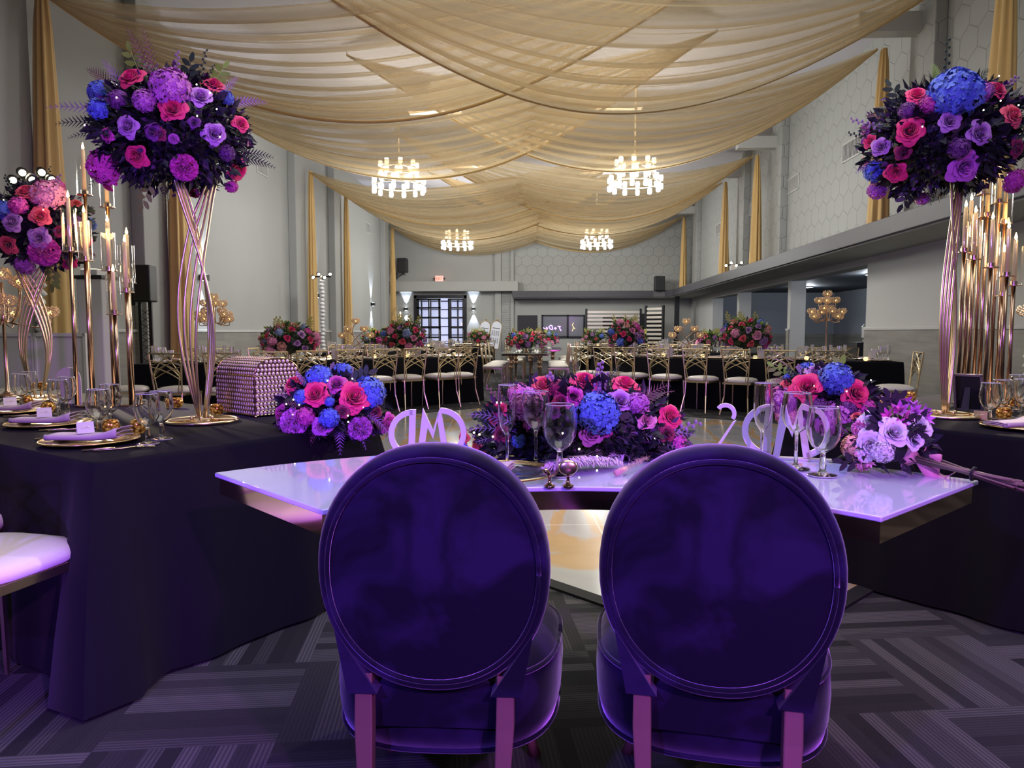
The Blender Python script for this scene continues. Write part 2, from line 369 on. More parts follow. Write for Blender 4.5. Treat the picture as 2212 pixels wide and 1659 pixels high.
# beam, column, ledges, pilasters
struct(MB().box(XL, -1.18, YB-.55, YB, 2.78, 3.18).build('trim_1', M['wall'], bevel=.02))
c = MB(); c.box(-2.12, -1.88, YB-.16, YB, 0, ZC); c.box(-1.5, -1.37, YB-.16, YB, 0, ZC); c.box(-1.88, -1.5, YB-.06, YB, 0, ZC)
for k in range(78): c.box(-1.87, -1.51, YB-.085, YB-.06, .05+k*.08, .05+k*.08+.055)
struct(c.build('trim_2', M['wall']))
led = MB(); led.prism([(4.72,-6),(5.7,-6),(5.7,28.8),(-1.4,28.8),(-1.4,28.0),(4.1,28.0),(4.5,27.85),(4.72,27.4)], 2.52, 2.77)
struct(led.build('trim_3', M['fascia'], bevel=.01))
struct(MB().prism([(4.78,-6),(5.7,-6),(5.7,28.8),(-1.4,28.8),(-1.4,28.06),(4.16,28.06),(4.55,27.9),(4.78,27.4)], 2.5, 2.53).build('trim_4', M['wall']))
for i, y in enumerate(BAYS):
    struct(MB().box(XL, XL+.2, y-.75, y-.05, 0, ZC).build('trim_%d' % (5+i), M['wall'], bevel=.015))
    struct(MB().box(XR-.18, XR, y-.7, y-.0, 2.77, ZC).build('trim_%d' % (15+i), M['wallup'], bevel=.015))
    if i > 0: struct(MB().box(XR-1.1, XR, y-.35, y-.1, 5.62, 5.9).build('trim_%d' % (25+i), M['trim']))
# wainscot and chair rails
w = MB(); w.box(XL, XL+.03, -6, YB, 0, 1.16); struct(w.build('baseboard_left', M['tile']))
struct(MB().box(XL, XL+.05, -6, YB, 1.16, 1.21).build('trim_40', M['trim'], bevel=.01))
w = MB()
for a, b in ((-6, OP1[0]-.02), (OP1[1]+.02, OP2[0]-.02), (OP2[1]+.02, OP3[0]-.02), (OP3[1]+.02, YB)): w.box(XR-.03, XR, a, b, 0, 1.2)
struct(w.build('baseboard_right', M['tile']))
w = MB()
for a, b in ((-6, OP1[0]), (OP1[1], OP2[0]), (OP2[1], OP3[0]), (OP3[1], YB)): w.box(XR-.045, XR, a, b, 1.2, 1.25)
struct(w.build('trim_41', M['trim'], bevel=.01))
w = MB()
for a, b in ((XL, DX0-.06), (DX1+.06, -2.12)): w.box(a, b, YB-.03, YB, 0, 1.12)
struct(w.build('baseboard_back', M['tile']))
w = MB()
for a, b in ((XL, DX0-.06), (DX1+.06, -2.12)): w.box(a, b, YB-.05, YB, 1.12, 1.17)
struct(w.build('trim_42', M['trim']))
# side lounge seen through the openings
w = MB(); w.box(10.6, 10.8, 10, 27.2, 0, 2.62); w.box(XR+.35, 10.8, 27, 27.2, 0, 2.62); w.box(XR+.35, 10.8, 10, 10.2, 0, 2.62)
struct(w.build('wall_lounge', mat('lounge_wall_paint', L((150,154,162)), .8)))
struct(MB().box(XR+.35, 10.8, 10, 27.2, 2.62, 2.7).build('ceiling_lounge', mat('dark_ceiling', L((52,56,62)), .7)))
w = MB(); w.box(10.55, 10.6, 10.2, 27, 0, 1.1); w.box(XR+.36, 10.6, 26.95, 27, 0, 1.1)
struct(w.build('baseboard_lounge', M['tile']))
dn = mat('downlight_lens', (1,1,1), .4, emis=(.85,.93,1), es=14)
dnl = ['nearest the striplight', 'second from the striplight', 'third from the striplight', 'farthest, beside the pillar']
for i, (x, y) in enumerate(((8.0,14.3),(8.0,16.2),(8.0,18.2),(8.3,23.2))):
    t = thing('downlight', 'round recessed downlight in the dark lounge ceiling, ' + dnl[i], 'ceiling light', (x, y, 2.6), group='lounge downlights')
    MB().lathe([(.09,0),(.09,-.02),(.115,-.02),(.115,.02)], 16).build('trim_ring', M['white'], t)
    MB().lathe([(.085,-.024),(.085,-.01)], 16).build('lens', dn, t)
    light('lounge_light', 'POINT', (x, y, 2.45), 55, (.85,.92,1), shadow_soft_size=.1)
tag(MB().box(10.42, 10.54, 20.9, 21.14, .25, 2.45).build('light_strip', mat('blue_white_light', (.6,.8,1), .4, emis=(.45,.7,1), es=2.4)), 'tall glowing pale blue strip light on the lounge wall', 'light')

# glazed double door
t = thing('door_1', 'black-framed glazed double door with one leaf ajar in the back wall', 'door', ((DX0+DX1)/2, YB, 0)); t['kind'] = 'structure'
hw = (DX1-DX0)/2
f = MB(); f.box(-hw, -hw+.1, -.08, .2, 0, DZ); f.box(hw-.1, hw, -.08, .2, 0, DZ); f.box(-hw, hw, -.08, .2, DZ-.12, DZ); f.build('door_frame', M['blackmetal'], t)
day = mat('daylit_pane', L((170,190,225)), .1, emis=L((168,188,226)), es=1.1)
day2 = mat('daylit_pane_pale', L((200,205,235)), .1, emis=L((196,200,236)), es=1.0)
def leaf(x0, x1, cols, name, yo, rz=0):
    g = MB(); ww = x1-x0; M4 = T(x0, yo, 0, rz)
    g.box(0, .1, -.025, .025, 0, DZ-.13, M4); g.box(ww-.09, ww, -.025, .025, 0, DZ-.13, M4)
    zs = [.12, .55, .96, 1.36, 1.77, 2.16, 2.5]
    g.box(0, ww, -.025, .025, 0, .12, M4)
    for z in zs[1:]: g.box(0, ww, -.025, .025, z-.05, z+.02, M4)
    for k in range(1, cols): xx = .1+(ww-.19)*k/cols; g.box(xx-.025, xx+.025, -.025, .025, 0, DZ-.13, M4)
    d = g.build(name, M['blackmetal'], t)
    gp = MB(); gp.box(.08, ww-.08, -.004, .004, .1, DZ-.2, M4); gp.build('pane', M['thin'], d)
    h = MB(); h.tube([(ww-.05,-.07,.8),(ww-.05,-.07,1.25)], .015, 8, M4); h.build('door_handle', M['chrome'], d)
leaf(-hw+.1, .0, 2, 'door_leaf', .02); leaf(.34, hw-.1, 1, 'door_leaf', .05, .08)
# vestibule behind the door: daylight comes through its outer glazing
vm = mat('vestibule_frame', L((30,44,60)), .5)
v = MB(); v.box(DX0-.4, DX1+.6, YB+1.6, YB+1.66, 0, 3); struct(v.build('window_1', day2))
v = MB()
for k in range(9): v.box(DX0-.4+k*.39, DX0-.4+k*.39+.06, YB+1.5, YB+1.58, 0, 3)
for k in range(8): v.box(DX0-.4, DX1+.6, YB+1.5, YB+1.58, .3+k*.36, .34+k*.36)
struct(v.build('trim_50', vm))
v = MB(); v.box(DX0-.5, DX0-.4, YB+.2, YB+1.6, 0, 3); v.box(DX1+.6, DX1+.7, YB+.2, YB+1.6, 0, 3); v.box(DX0-.5, DX1+.7, YB+.2, YB+1.66, 3, 3.1); struct(v.build('wall_vestibule', M['white']))
light('vestibule_daylight', 'AREA', (-4.35, YB+1.2, 2.2), 30, (.75,.85,1), (-4.35, YB-4, .6), size=1.5)

tag(MB().box(-1.22, -.42, YB-.05, YB, 0, 1.84).build('door_2', mat('charcoal_door', L((44,42,50)), .6), bevel=.01), 'plain charcoal door in the back wall right of the ribbed column', 'door', kind='structure')
# service window with blinds
t = thing('window_2', 'black-framed service window with blinds reflecting purple neon script', 'window', (.62, YB-.02, 1.4)); t['kind'] = 'structure'
f = MB(); f.box(-.87, .87, -.06, .0, .40, .46); f.box(-.87, .87, -.06, .0, -.46, -.40); f.box(-.87, -.81, -.06, 0, -.46, .46); f.box(.81, .87, -.06, 0, -.46, .46); f.box(.15, .22, -.06, 0, -.46, .46)
f.build('window_frame', M['blackmetal'], t)
MB().box(-.81, .81, -.01, 0, -.4, .4).build('pane', mat('window_glass_grey', L((118,128,126)), .15, spec=.8), t)
b = MB()
for k in range(20): b.box(-.8, .14, -.035, -.012, -.385+k*.04, -.385+k*.04+.024)
b.build('blind', mat('blind_slat', L((134,142,136)), .6), t)
neon = mat('purple_neon_reflection', (.6,.2,1), .4, emis=(.62,.28,1), es=5)  # a neon sign's reflection in the pane, built as glowing tubes
def script_word(parent, pts_list, m, r):
    s = MB()
    for pts in pts_list: s.tube(pts, r, 6)
    return s.build('reflected_script', m, parent)
y0 = -.045
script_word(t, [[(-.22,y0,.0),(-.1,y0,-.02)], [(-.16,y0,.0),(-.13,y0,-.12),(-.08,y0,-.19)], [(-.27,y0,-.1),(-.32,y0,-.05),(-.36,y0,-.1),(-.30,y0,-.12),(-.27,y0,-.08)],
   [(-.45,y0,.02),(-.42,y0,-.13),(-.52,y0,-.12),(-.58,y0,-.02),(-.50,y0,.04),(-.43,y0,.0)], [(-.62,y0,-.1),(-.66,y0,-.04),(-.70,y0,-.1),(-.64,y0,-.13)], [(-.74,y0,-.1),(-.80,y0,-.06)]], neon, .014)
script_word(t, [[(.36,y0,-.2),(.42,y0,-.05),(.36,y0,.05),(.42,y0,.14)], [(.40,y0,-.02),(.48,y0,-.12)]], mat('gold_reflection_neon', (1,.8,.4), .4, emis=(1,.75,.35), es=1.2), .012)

# horizontal slat screens
M['slat'] = mat('brushed_slat', L((214,208,196)), .3, .35)
struct(MB().box(2.2, 3.1, YB-.04, YB, .9, 1.84).build('window_3', M['black']))
struct(MB().box(3.75, 4.6, YB-.04, YB, .3, 1.9).build('window_4', M['black']))
def slat_screen(name, label, x0, x1, y, rz, z1, gaps):
    t = thing(name, label, 'screen', (x0, y, 0), rz)
    ww = x1-x0; p = MB(); p.box(-.04, .04, -.04, .04, 0, z1+.12); p.build('post', M['blackmetal'], t)
    p = MB(); p.box(ww-.04, ww+.04, -.04, .04, 0, z1+.12); p.build('post', M['blackmetal'], t)
    s = MB(); n = 12
    for k in range(n):
        z = .25+k*(z1-.3)/(n-1)
        s.box(.04, ww-.04, -.015, .015, z, z+.085)
    s.build('slat_panel', M['slat'], t)
slat_screen('slat_screen', 'brushed metal horizontal slat screen beside the service window', 1.5, 3.6, YB-.9, 0, 1.95, 1)
slat_screen('slat_screen', 'narrow angled slat screen with black posts right of the wide one', 3.75, 4.5, YB-1.3, -.7, 2.05, 1)
tag(MB().box(4.78, 4.94, 27.1, 27.26, 0, 2.5).build('black_post', M['blackmetal']), 'tall black post under the ledge corner at the back', 'post')

# sconces with up and down beams
sc = None
for i, (x, y, rz, lb) in enumerate(((XL, 12.9, 0, 'nearest the camera on the left wall'), (XL, 19.3, 0, 'in the middle of the left wall'), (XL, 25.6, 0, 'farthest along the left wall'),
                                 (-5.75, YB, -PI/2, 'left of the glazed double door'), (-3.0, YB, -PI/2, 'right of the glazed double door'))):
    z = 2.17 if i < 3 else 2.1
    if sc is None:
        sc = t = thing('wall_sconce', '', 'wall light', (x, y, z), rz, 'up-and-down wall sconces')
        MB().box(.02, .14, -.07, .07, -.055, .055).build('housing', M['black'], t, bevel=.008)
        MB().box(0, .02, -.05, .05, -.05, .05).build('mount', M['black'], t)
        g = MB(); g.box(.05, .11, -.04, .04, .056, .060); g.box(.05, .11, -.04, .04, -.060, -.056); g.build('lens', dn, t)
    else: t = dup(sc, (x, y, z), rz)
    t['label'] = 'small black box sconce throwing white beams, ' + lb
    off = Vector((.09, 0, 0)) if i < 3 else Vector((0, -.09, 0))
    for sgn in (1, -1):
        light('sconce_beam', 'SPOT', Vector((x, y, z)) + off + Vector((0, 0, .075*sgn)), 170 if i < 3 else 110, (.72,.80,1), Vector((x, y, z)) + off*.25 + Vector((0, 0, 1.6*sgn)), spot_size=.85, spot_blend=.35, shadow_soft_size=.02)

# vents
vt = None
def vent(loc, rz, label, w=.62, h=.36):
    global vt
    if vt is None:
        vt = t = thing('air_vent', label, 'vent', loc, rz, 'wall air vents')
        f = MB(); f.box(0, .02, -w/2, w/2, h/2-.03, h/2); f.box(0, .02, -w/2, w/2, -h/2, -h/2+.03); f.box(0, .02, -w/2, -w/2+.03, -h/2, h/2); f.box(0, .02, w/2-.03, w/2, -h/2, h/2); f.build('frame', M['trim'], t)
        g = MB(); g.box(0, .004, -w/2+.03, w/2-.03, -h/2+.03, h/2-.03); g.build('backing', mat('vent_backing', L((96,94,96)), .8), t)
        g = MB()
        for k in range(14): g.box(.004, .016, -w/2+.04+k*.041, -w/2+.055+k*.041, -h/2+.03, h/2-.03)
        g.build('slats', M['trim'], t)
    else: t = dup(vt, loc, rz, label)
    return t
vent((XL, 15.9, 4.85), 0, 'square white wall vent high on the left wall behind the tall flowers')
vent((XL, 25.3, 4.85), 0, 'white wall vent high on the left wall near the back corner')
for y, s in ((13.9, 'nearest of the row, beside the right flower ball'), (17.2, 'second of the row from the camera'), (20.85, 'third of the row from the camera'), (24.3, 'farthest of the row from the camera')):
    vent((XR, y, 4.6), PI, 'grey vent high on the right wall, ' + s).scale = (1, 1.5, 1)

# exit sign
t = thing('exit_sign', 'small red-lit EXIT sign mounted on top of the back wall beam', 'sign', (-4.35, YB-.3, 3.3))
MB().box(-.16, .16, -.03, .03, -.11, .11).build('housing', mat('exit_sign_face', (.9,.5,.45), .5, emis=(1,.35,.3), es=.9), t)
g = MB(); zz = -.035
def stroke(x0, z0, x1, z1): g.tube([(x0, zz, z0), (x1, zz, z1)], .011, 4)
for x in (-.115,): stroke(x, -.06, x, .06); stroke(x, .06, x+.05, .06); stroke(x, 0, x+.045, 0); stroke(x, -.06, x+.05, -.06)
stroke(-.045, -.06, .01, .06); stroke(-.045, .06, .01, -.06); stroke(.04, -.06, .04, .06); stroke(.07, .06, .13, .06); stroke(.10, .06, .10, -.06)
g.build('lettering', mat('exit_red', (1,.1,.08), .5, emis=(1,.08,.05), es=3), t)
g = MB(); g.ball((-.21,0,0), .035); g.ball((.21,0,0), .035); g.build('lamp_heads', M['black'], t)

# PA speakers on brackets
for loc, lb in (((-5.78, YB-.5, 3.81), 'black loudspeaker on a bracket in the upper back left corner'), ((4.3, 27.9, 3.03), 'black loudspeaker standing on the ledge in the back right corner')):
    t = thing('loudspeaker', lb, 'speaker', loc, group='wall loudspeakers')
    MB().box(-.19, .19, -.18, .18, -.28, .28).build('cabinet', M['black'], t, bevel=.02)
    MB().box(-.17, .17, -.185, -.18, -.26, .26).build('grille', mat('speaker_grille', (.02,.02,.022), .7), t)
    if loc[2] > 3.5:
        g = MB(); g.box(-.02, .02, 0, .4, -.34, -.30); g.box(-.26, -.22, .0, .04, -.55, -.28); g.tube([(-.24,.02,-.5),(0,.05,-.32)], .015); g.build('bracket', M['blackmetal'], t)
# leaning seating chart mirrors
for i, (x, lb) in enumerate(((-2.62, 'left'), (-2.18, 'right'))):
    t = thing('seating_chart', 'tall arched gold-framed white seating chart, %s of the leaning pair' % lb, 'sign', (x, YB-1.5, 0), .12, 'leaning seating charts', rx=-.1, ry=.16)
    n = 12; pts = [(-.2, .55), (.2, .55)] + [(.2*math.cos(PI*k/n), 1.42+.2*math.sin(PI*k/n)) for k in range(n+1)]
    MBX = Matrix.Rotation(PI/2, 4, 'X')
    MB().prism(pts, -.01, .01, MBX).build('board', mat('white_chart_board', L((206,210,220)), .3), t)
    MB().tube([(p[0], 0, p[1]) for p in pts + [pts[0]]], .02, 6).build('frame', M['gold'], t)
    g = MB(); g.ball((0,0,1.68), .035); g.tube([(-.06,0,1.62),(0,0,1.7),(.06,0,1.62)], .012); g.build('finial', M['gold'], t)
    g = MB()
    for rr in range(2):
        for k in range(4):
            for q_ in range(7): g.box(-.15+k*.08, -.1+k*.08, -.016, -.011, 1.22-rr*.28-q_*.03, 1.232-rr*.28-q_*.03)
    g.box(-.14, .14, -.016, -.011, 1.32, 1.345); g.build('name_lists', M['black'], t)
    g = MB(); g.tube([(-.12,.0,0),(-.1,0,.6)], .012); g.tube([(.12,0,0),(.1,0,.6)], .012); g.tube([(0,.3,.0),(0,.02,1.0)], .012); g.build('easel', M['gold'], t)
# hexagon arch and hoop near the door
t = thing('geometric_arch', 'thin gold geometric arch with a slim lamp standing left of the glazed door', 'arch', (-6.0, YB-1.3, 0))
g = MB(); g.tube([(-.15,0,0),(-.3,0,1.3),(.15,0,2.2),(.25,0,1.2),(.1,0,0)], .018); g.build('frame', M['gold'], t)
MB().tube([(.28,-.05,1.35),(.28,-.05,1.95)], .03).build('lamp_tube', mat('warm_tube', (1,.8,.6), .4, emis=(1,.72,.45), es=1.6), t)
hp = MB(); hp.tube([(-5.35+.42*math.cos(a*PI/12), YB-1.7, .95+.5*math.sin(a*PI/12)) for a in range(25)], .03, 6); hp.tube([(-5.35, YB-1.7, 0), (-5.35, YB-1.7, .46)], .03, 6); hp.tube([(-5.6, YB-1.7, .015), (-5.1, YB-1.7, .015)], .03, 6)
tag(hp.build('hoop_stand', M['blackmetal']), 'dark round hoop behind the left banquet flowers by the door', 'hoop')

# ------------------------------------------------------------------ voile swags under the ceiling
def swag(name, label, A, B, near, far, sn, sf, seed, grp, skew=.52):
    rnd = random.Random(seed); nu, nv = 44, 96
    ph = [rnd.uniform(0, 6.28) for _ in range(4)]; wob = [rnd.uniform(-.5, .5) for _ in range(nv+1)]
    v = []; f = []; uvs = []
    for j in range(nv+1):
        q = j/nv; off = near + (far-near)*q; sg = sn + (sf-sn)*q
        for i in range(nu+1):
            u = i/nu; sh = max(0, math.sin(PI*u))**(.75 if u < .5 else 1.35)
            x = A[0] + (B[0]-A[0])*u; y = A[1] + (B[1]-A[1])*u + off*sh + .04*wob[j]*sh
            rip = .055*math.sin(2*PI*(9*q)+ph[0]+1.6*u) + .035*math.sin(2*PI*(21*q)+ph[1]-1.2*u) + .02*math.sin(2*PI*37*q+ph[2]+u*2) + .02*wob[j]
            z = A[2] + (B[2]-A[2])*u - 4*sg*(1.0+.36*skew-skew*u)*u*(1-u) + rip*sh**.5*(1 if q < .93 else .4)
            v.append((x, y + rip*.8*sh, z))
    for j in range(nv):
        for i in range(nu): f.append((j*(nu+1)+i, j*(nu+1)+i+1, (j+1)*(nu+1)+i+1, (j+1)*(nu+1)+i))
    me = bpy.data.meshes.new(name); me.from_pydata(v, [], f); uvl = me.uv_layers.new(name='UVMap')
    for p in me.polygons:
        for li, vi in zip(p.loop_indices, p.vertices): uvl.data[li].uv = ((vi % (nu+1))/nu + seed*.37, min(.999, (vi//(nu+1))/nv) + seed)
    me.polygons.foreach_set('use_smooth', [True]*len(me.polygons)); me.materials.append(M['sheer']); me.update()
    o = bpy.data.objects.new(name, me); COL.objects.link(o)
    tag(o, label, 'ceiling drape', grp)
    # the rolled hem as a part
    h = MB(); h.tube([v[nv*(nu+1)+i] for i in range(nu+1)], .022, 6); h.build('hem', M['voile'], o, smooth=True)
    return o
NM = ['nearest', 'second nearest', 'middle', 'second farthest', 'farthest']
SW = [  # bay, side, wall y, gather point, near, far, sag near, sag far, skew
    (0, 'left', 8.5, (2.76, 9.6, 6.15), -1.5, 1.15, 1.15, 1.62, .52), (0, 'right', 8.65, (-3.76, 6.3, 5.4), -1.6, 2.2, 1.0, 1.42, 0),
    (1, 'left', 11.5, (2.76, 12.2, 6.1), -1.6, 2.0, 1.15, 1.62, .52), (1, 'right', 11.65, (-3.6, 12.9, 6.1), -1.5, 1.6, 1.2, 1.70, .52),
    (2, 'left', 18.2, (2.76, 19.2, 6.15), -1.7, 1.0, 1.1, 1.6, .52), (2, 'right', 18.35, (-3.76, 17.4, 6.0), -1.7, 1.9, 1.1, 1.58, .4),
    (3, 'left', 21.4, (2.76, 21.3, 6.1), -1.6, 1.7, 1.1, 1.58, .5), (3, 'right', 21.55, (-3.76, 22.3, 6.15), -1.6, 1.2, 1.15, 1.66, .52),
    (4, 'left', 27.6, (2.76, 26.2, 6.15), -1.8, 1.1, 1.1, 1.5, .52), (4, 'right', 27.75, (-3.76, 26.0, 6.15), -1.8, 1.2, 1.15, 1.58, .52)]
for k, (i, sd, wy, B_, n_, f_, a_, b_, sk) in enumerate(SW):
    A_ = (-6.1, wy, 5.25) if sd == 'left' else (5.1, wy, 5.55)
    o = swag('ceiling_swag', 'sheer gold voile swag hung from the %s wall, %s to the camera' % (sd, NM[i]), A_, B_, n_, f_, a_, b_, k+1, 'crossing voile ceiling swags', sk)
    MB().tube([B_, (B_[0], B_[1], ZC)], .008, 6).build('hanging_cord', M['white'], o)
def wall_drape(x, y, z0, z1, label, r0=.05, r1=.19):
    rnd = random.Random(int(y*10+x)); ph = rnd.uniform(0, 6); m = MB(); n = 40
    def fn(u, v):
        a = 2*PI*u; t_ = 1-v; r = r0 + (r1-r0)*min(1, (t_*1.0)**.6 if t_ > 0 else 0)
        k = 1 + .22*math.sin(8*a+ph+t_*2) + .1*math.sin(13*a)
        return (x + .55*r*k*math.cos(a), y + r*k*math.sin(a)*1.0, z0 + (z1-z0)*v)
    m.grid(fn, n, 14, closeu=True)
    return tag(m.build('wall_drape', M['voile'], smooth=True), label, 'drape', 'voile panels on the wall pilasters')
for i, y in enumerate(BAYS):
    nm = ['nearest', 'second', 'third', 'fourth', 'farthest'][i] + ' from the camera'
    wall_drape(-6.08, y+.05, .02, 5.27, 'gold voile panel hanging down the left wall, ' + nm, .07, .26 if i < 2 else .21)
    wall_drape(5.22, y+.2, 2.79, 5.57, 'gold voile panel hanging to the ledge on the right wall, ' + nm, .06, .22)
# ceiling troffers showing through the voile
for i, (x, y) in enumerate(((-2.6, 16.6), (1.5, 16.6), (-2.4, 10.2), (1.9, 10.4), (-2.4, 22), (1.6, 23))):
    t = thing('ceiling_troffer', 'long white ceiling light seen through the voile, %s %s' % (['left', 'right'][i % 2], ['row over the near chandeliers', 'row nearest the camera', 'row farthest back'][i//2]), 'ceiling light', (x, y, ZC), group='ceiling troffers')
    MB().box(-.65, .65, -.17, .17, -.06, 0).build('housing', M['white'], t)
    MB().box(-.6, .6, -.13, .13, -.065, -.06).build('lens', mat('troffer_lens', (1,1,1), .4, emis=(1,.98,.95), es=6), t)

# ------------------------------------------------------------------ chandeliers
ch = None
for i, (x, y) in enumerate(CHAND):
    lb = 'two-tier ring chandelier of glowing glass cups, ' + ['near left', 'near right', 'far left', 'far right'][i] + ' of the four'
    if ch is None:
        ch = t = thing('chandelier', lb, 'chandelier', (x, y, 3.9), group='hall chandeliers')
        fr = MB()
        def ring(r, z): fr.tube([(r*math.cos(a*PI/16), r*math.sin(a*PI/16), z) for a in range(33)], .012, 6)
        ring(.5, .18); ring(.36, .52)
        for k in range(4):
            a = k*PI/2+.4; fr.tube([(.5*math.cos(a), .5*math.sin(a), .18), (.36*math.cos(a), .36*math.sin(a), .52), (0, 0, .62)], .01)
        fr.build('ring_frame', M['gold'], t)
        MB().tube([(0,0,.5),(0,0,2.36)], .022).build('stem', M['gold'], t)
        cupm = None
        for (r, z, n, ph) in ((.5, .18, 12, 0), (.36, .52, 8, .3)):
            for k in range(n):
                a = 2*PI*k/n + ph
                for dz in (.075, -.085):
                    if cupm is None:
                        m_ = MB(); m_.lathe([(.028,-.055),(.042,-.045),(.045,.02),(.038,.055)], 10)
                        c_ = m_.build('glass_cup', M['shade'], t, smooth=True); cupm = c_
                    else: c_ = cupm.copy(); COL.objects.link(c_)
                    c_.location = (r*math.cos(a), r*math.sin(a), z+dz)
    else: dup(ch, (x, y, 3.9), .3*i, lb)

# ------------------------------------------------------------------ dance floor
DF = [(.75, 2.59), (5.5, 7.3), (-.38, 11.35), (-4.48, 7.46)]
t = tag(MB().prism(DF, 0, .010).build('dance_floor', M['marble']), 'glossy white marble-look dance floor with gold veins laid over the carpet', 'dance floor')
ed = MB()
for i in range(4):
    a = Vector((*DF[i], 0)); b = Vector((*DF[(i+1) % 4], 0)); d = (b-a).normalized(); n_ = Vector((d.y, -d.x, 0))
    ed.prism([tuple((a-d*.07).xy), tuple((a-d*.07+n_*.075).xy), tuple((b+d*.07+n_*.075).xy), tuple((b+d*.07).xy)], 0, .012)
ed.build('edging', mat('dark_vinyl_edging', L((40,40,42)), .8, spec=.15), t)

# ------------------------------------------------------------------ table cloths
def cloth(name, poly, label, z=.76, amp=.035, corner=.10, seed=1, step=.05, group=None, m=None):
    """a table top outline draped to the floor with folds"""
    rnd = random.Random(seed); P = [Vector((p[0], p[1])) for p in poly]; n = len(P); out = []
    area = sum(P[i].x*P[(i+1) % n].y - P[(i+1) % n].x*P[i].y for i in range(n))
    if area < 0: P.reverse()
    for i in range(n):
        a, b = P[i], P[(i+1) % n]; d = (b-a); Ln = d.length; k = max(2, int(Ln/step)); nr = Vector((d.y, -d.x)).normalized()
        for j in range(k):
            t_ = j/k; out.append([a + d*t_, nr, min(t_*Ln, (1-t_)*Ln)])
    N = len(out)
    for i in range(n): pass
    # corner normals
    for i in range(N):
        out[i].append((out[i-1][1] + out[i][1]).normalized() if out[i][2] < 1e-6 else out[i][1])
    ph = [rnd.uniform(0, 6.28) for _ in range(3)]
    rings = [(z, 0, 0), (z-.004, .006, 0), (z-.02, .010, .02), (z*.8, .02, .25), (z*.55, .03, .55), (z*.28, .038, .8), (.012, .045, 1.0)]
    v = []; f = []
    for (zz, o_, fa) in rings:
        for i in range(N):
            p, _, dc, nr = out[i]; s = i*step
            fold = amp*fa*(math.sin(s*17+ph[0]) + .6*math.sin(s*29+ph[1]+fa) + .4*math.sin(s*7+ph[2]))*(.5 if dc > .25 else 1)
            cb = corner*fa*math.exp(-(dc/.07)**2)
            q = p + nr*(o_ + fold*.5 + amp*.4*fa + cb); v.append((q.x, q.y, zz))
    for r in range(len(rings)-1):
        for i in range(N): f.append((r*N+i, (r+1)*N+i, (r+1)*N+(i+1) % N, r*N+(i+1) % N))
    f.append(list(range(N)))
    me = bpy.data.meshes.new(name); me.from_pydata(v, [], f); me.materials.append(m or M['cloth']); me.update()
    me.polygons.foreach_set('use_smooth', [True]*(len(f)-1)+[False]); me.set_sharp_from_angle(angle=1.0)
    o = bpy.data.objects.new(name, me); COL.objects.link(o)
    return tag(o, label, 'tablecloth', group)
A0 = Vector((-1.42, 2.14)); AE = Vector((.518, .855)); AL = Vector((-.855, .518))
B0 = Vector((1.19, 3.61)); BE = Vector((.65, -.76)); BL = Vector((.76, .65))
cloth('tablecloth', [A0, A0+AE*1.22, A0+AE*1.22+AL*3.7, A0+AL*3.7], 'long black tablecloth draped to the floor left of the sweetheart table', seed=3, corner=.10)
cloth('tablecloth', [B0, B0+BE*1.22, B0+BE*1.22+BL*3.7, B0+BL*3.7], 'long black tablecloth draped to the floor right of the sweetheart table', seed=5, corner=.12)
# puddled cloth corner
# ------------------------------------------------------------------ sweetheart table
SX, SY, RI, RO, HA = .11, 1.0, .845, 1.45, math.radians(47.5)
def sector(r0, r1, a0, a1, z0, z1, n=40):
    pts = [(r0*math.sin(a0+(a1-a0)*k/n), r0*math.cos(a0+(a1-a0)*k/n)) for k in range(n+1)] + [(r1*math.sin(a1-(a1-a0)*k/n), r1*math.cos(a1-(a1-a0)*k/n)) for k in range(n+1)]
    return MB().prism(pts[::-1], z0, z1)
t = thing('sweetheart_table', 'curved table with white milk-glass top on a rose gold mirrored base', 'table', (SX, SY, 0))
sector(RI, RO, -HA, HA, .752, .765).build('glass_top', mat('white_milk_glass', L((206,210,238)), .06, spec=.7, coat=.5), t, bevel=.003, autosmooth=.5)
sector(RI+.015, RO+.0, -HA+.01, HA-.01, .700, .751).build('apron', M['mirrorgold'], t, autosmooth=.5)
for a in (-.37, .33):
    g = MB(); g.lathe([(.17,0),(.17,.02),(.10,.04),(.10,.66),(.17,.70)], 24, T(1.2*math.sin(a), 1.2*math.cos(a), 0)); g.build('pedestal', M['mirrorgold'], t, autosmooth=.5)

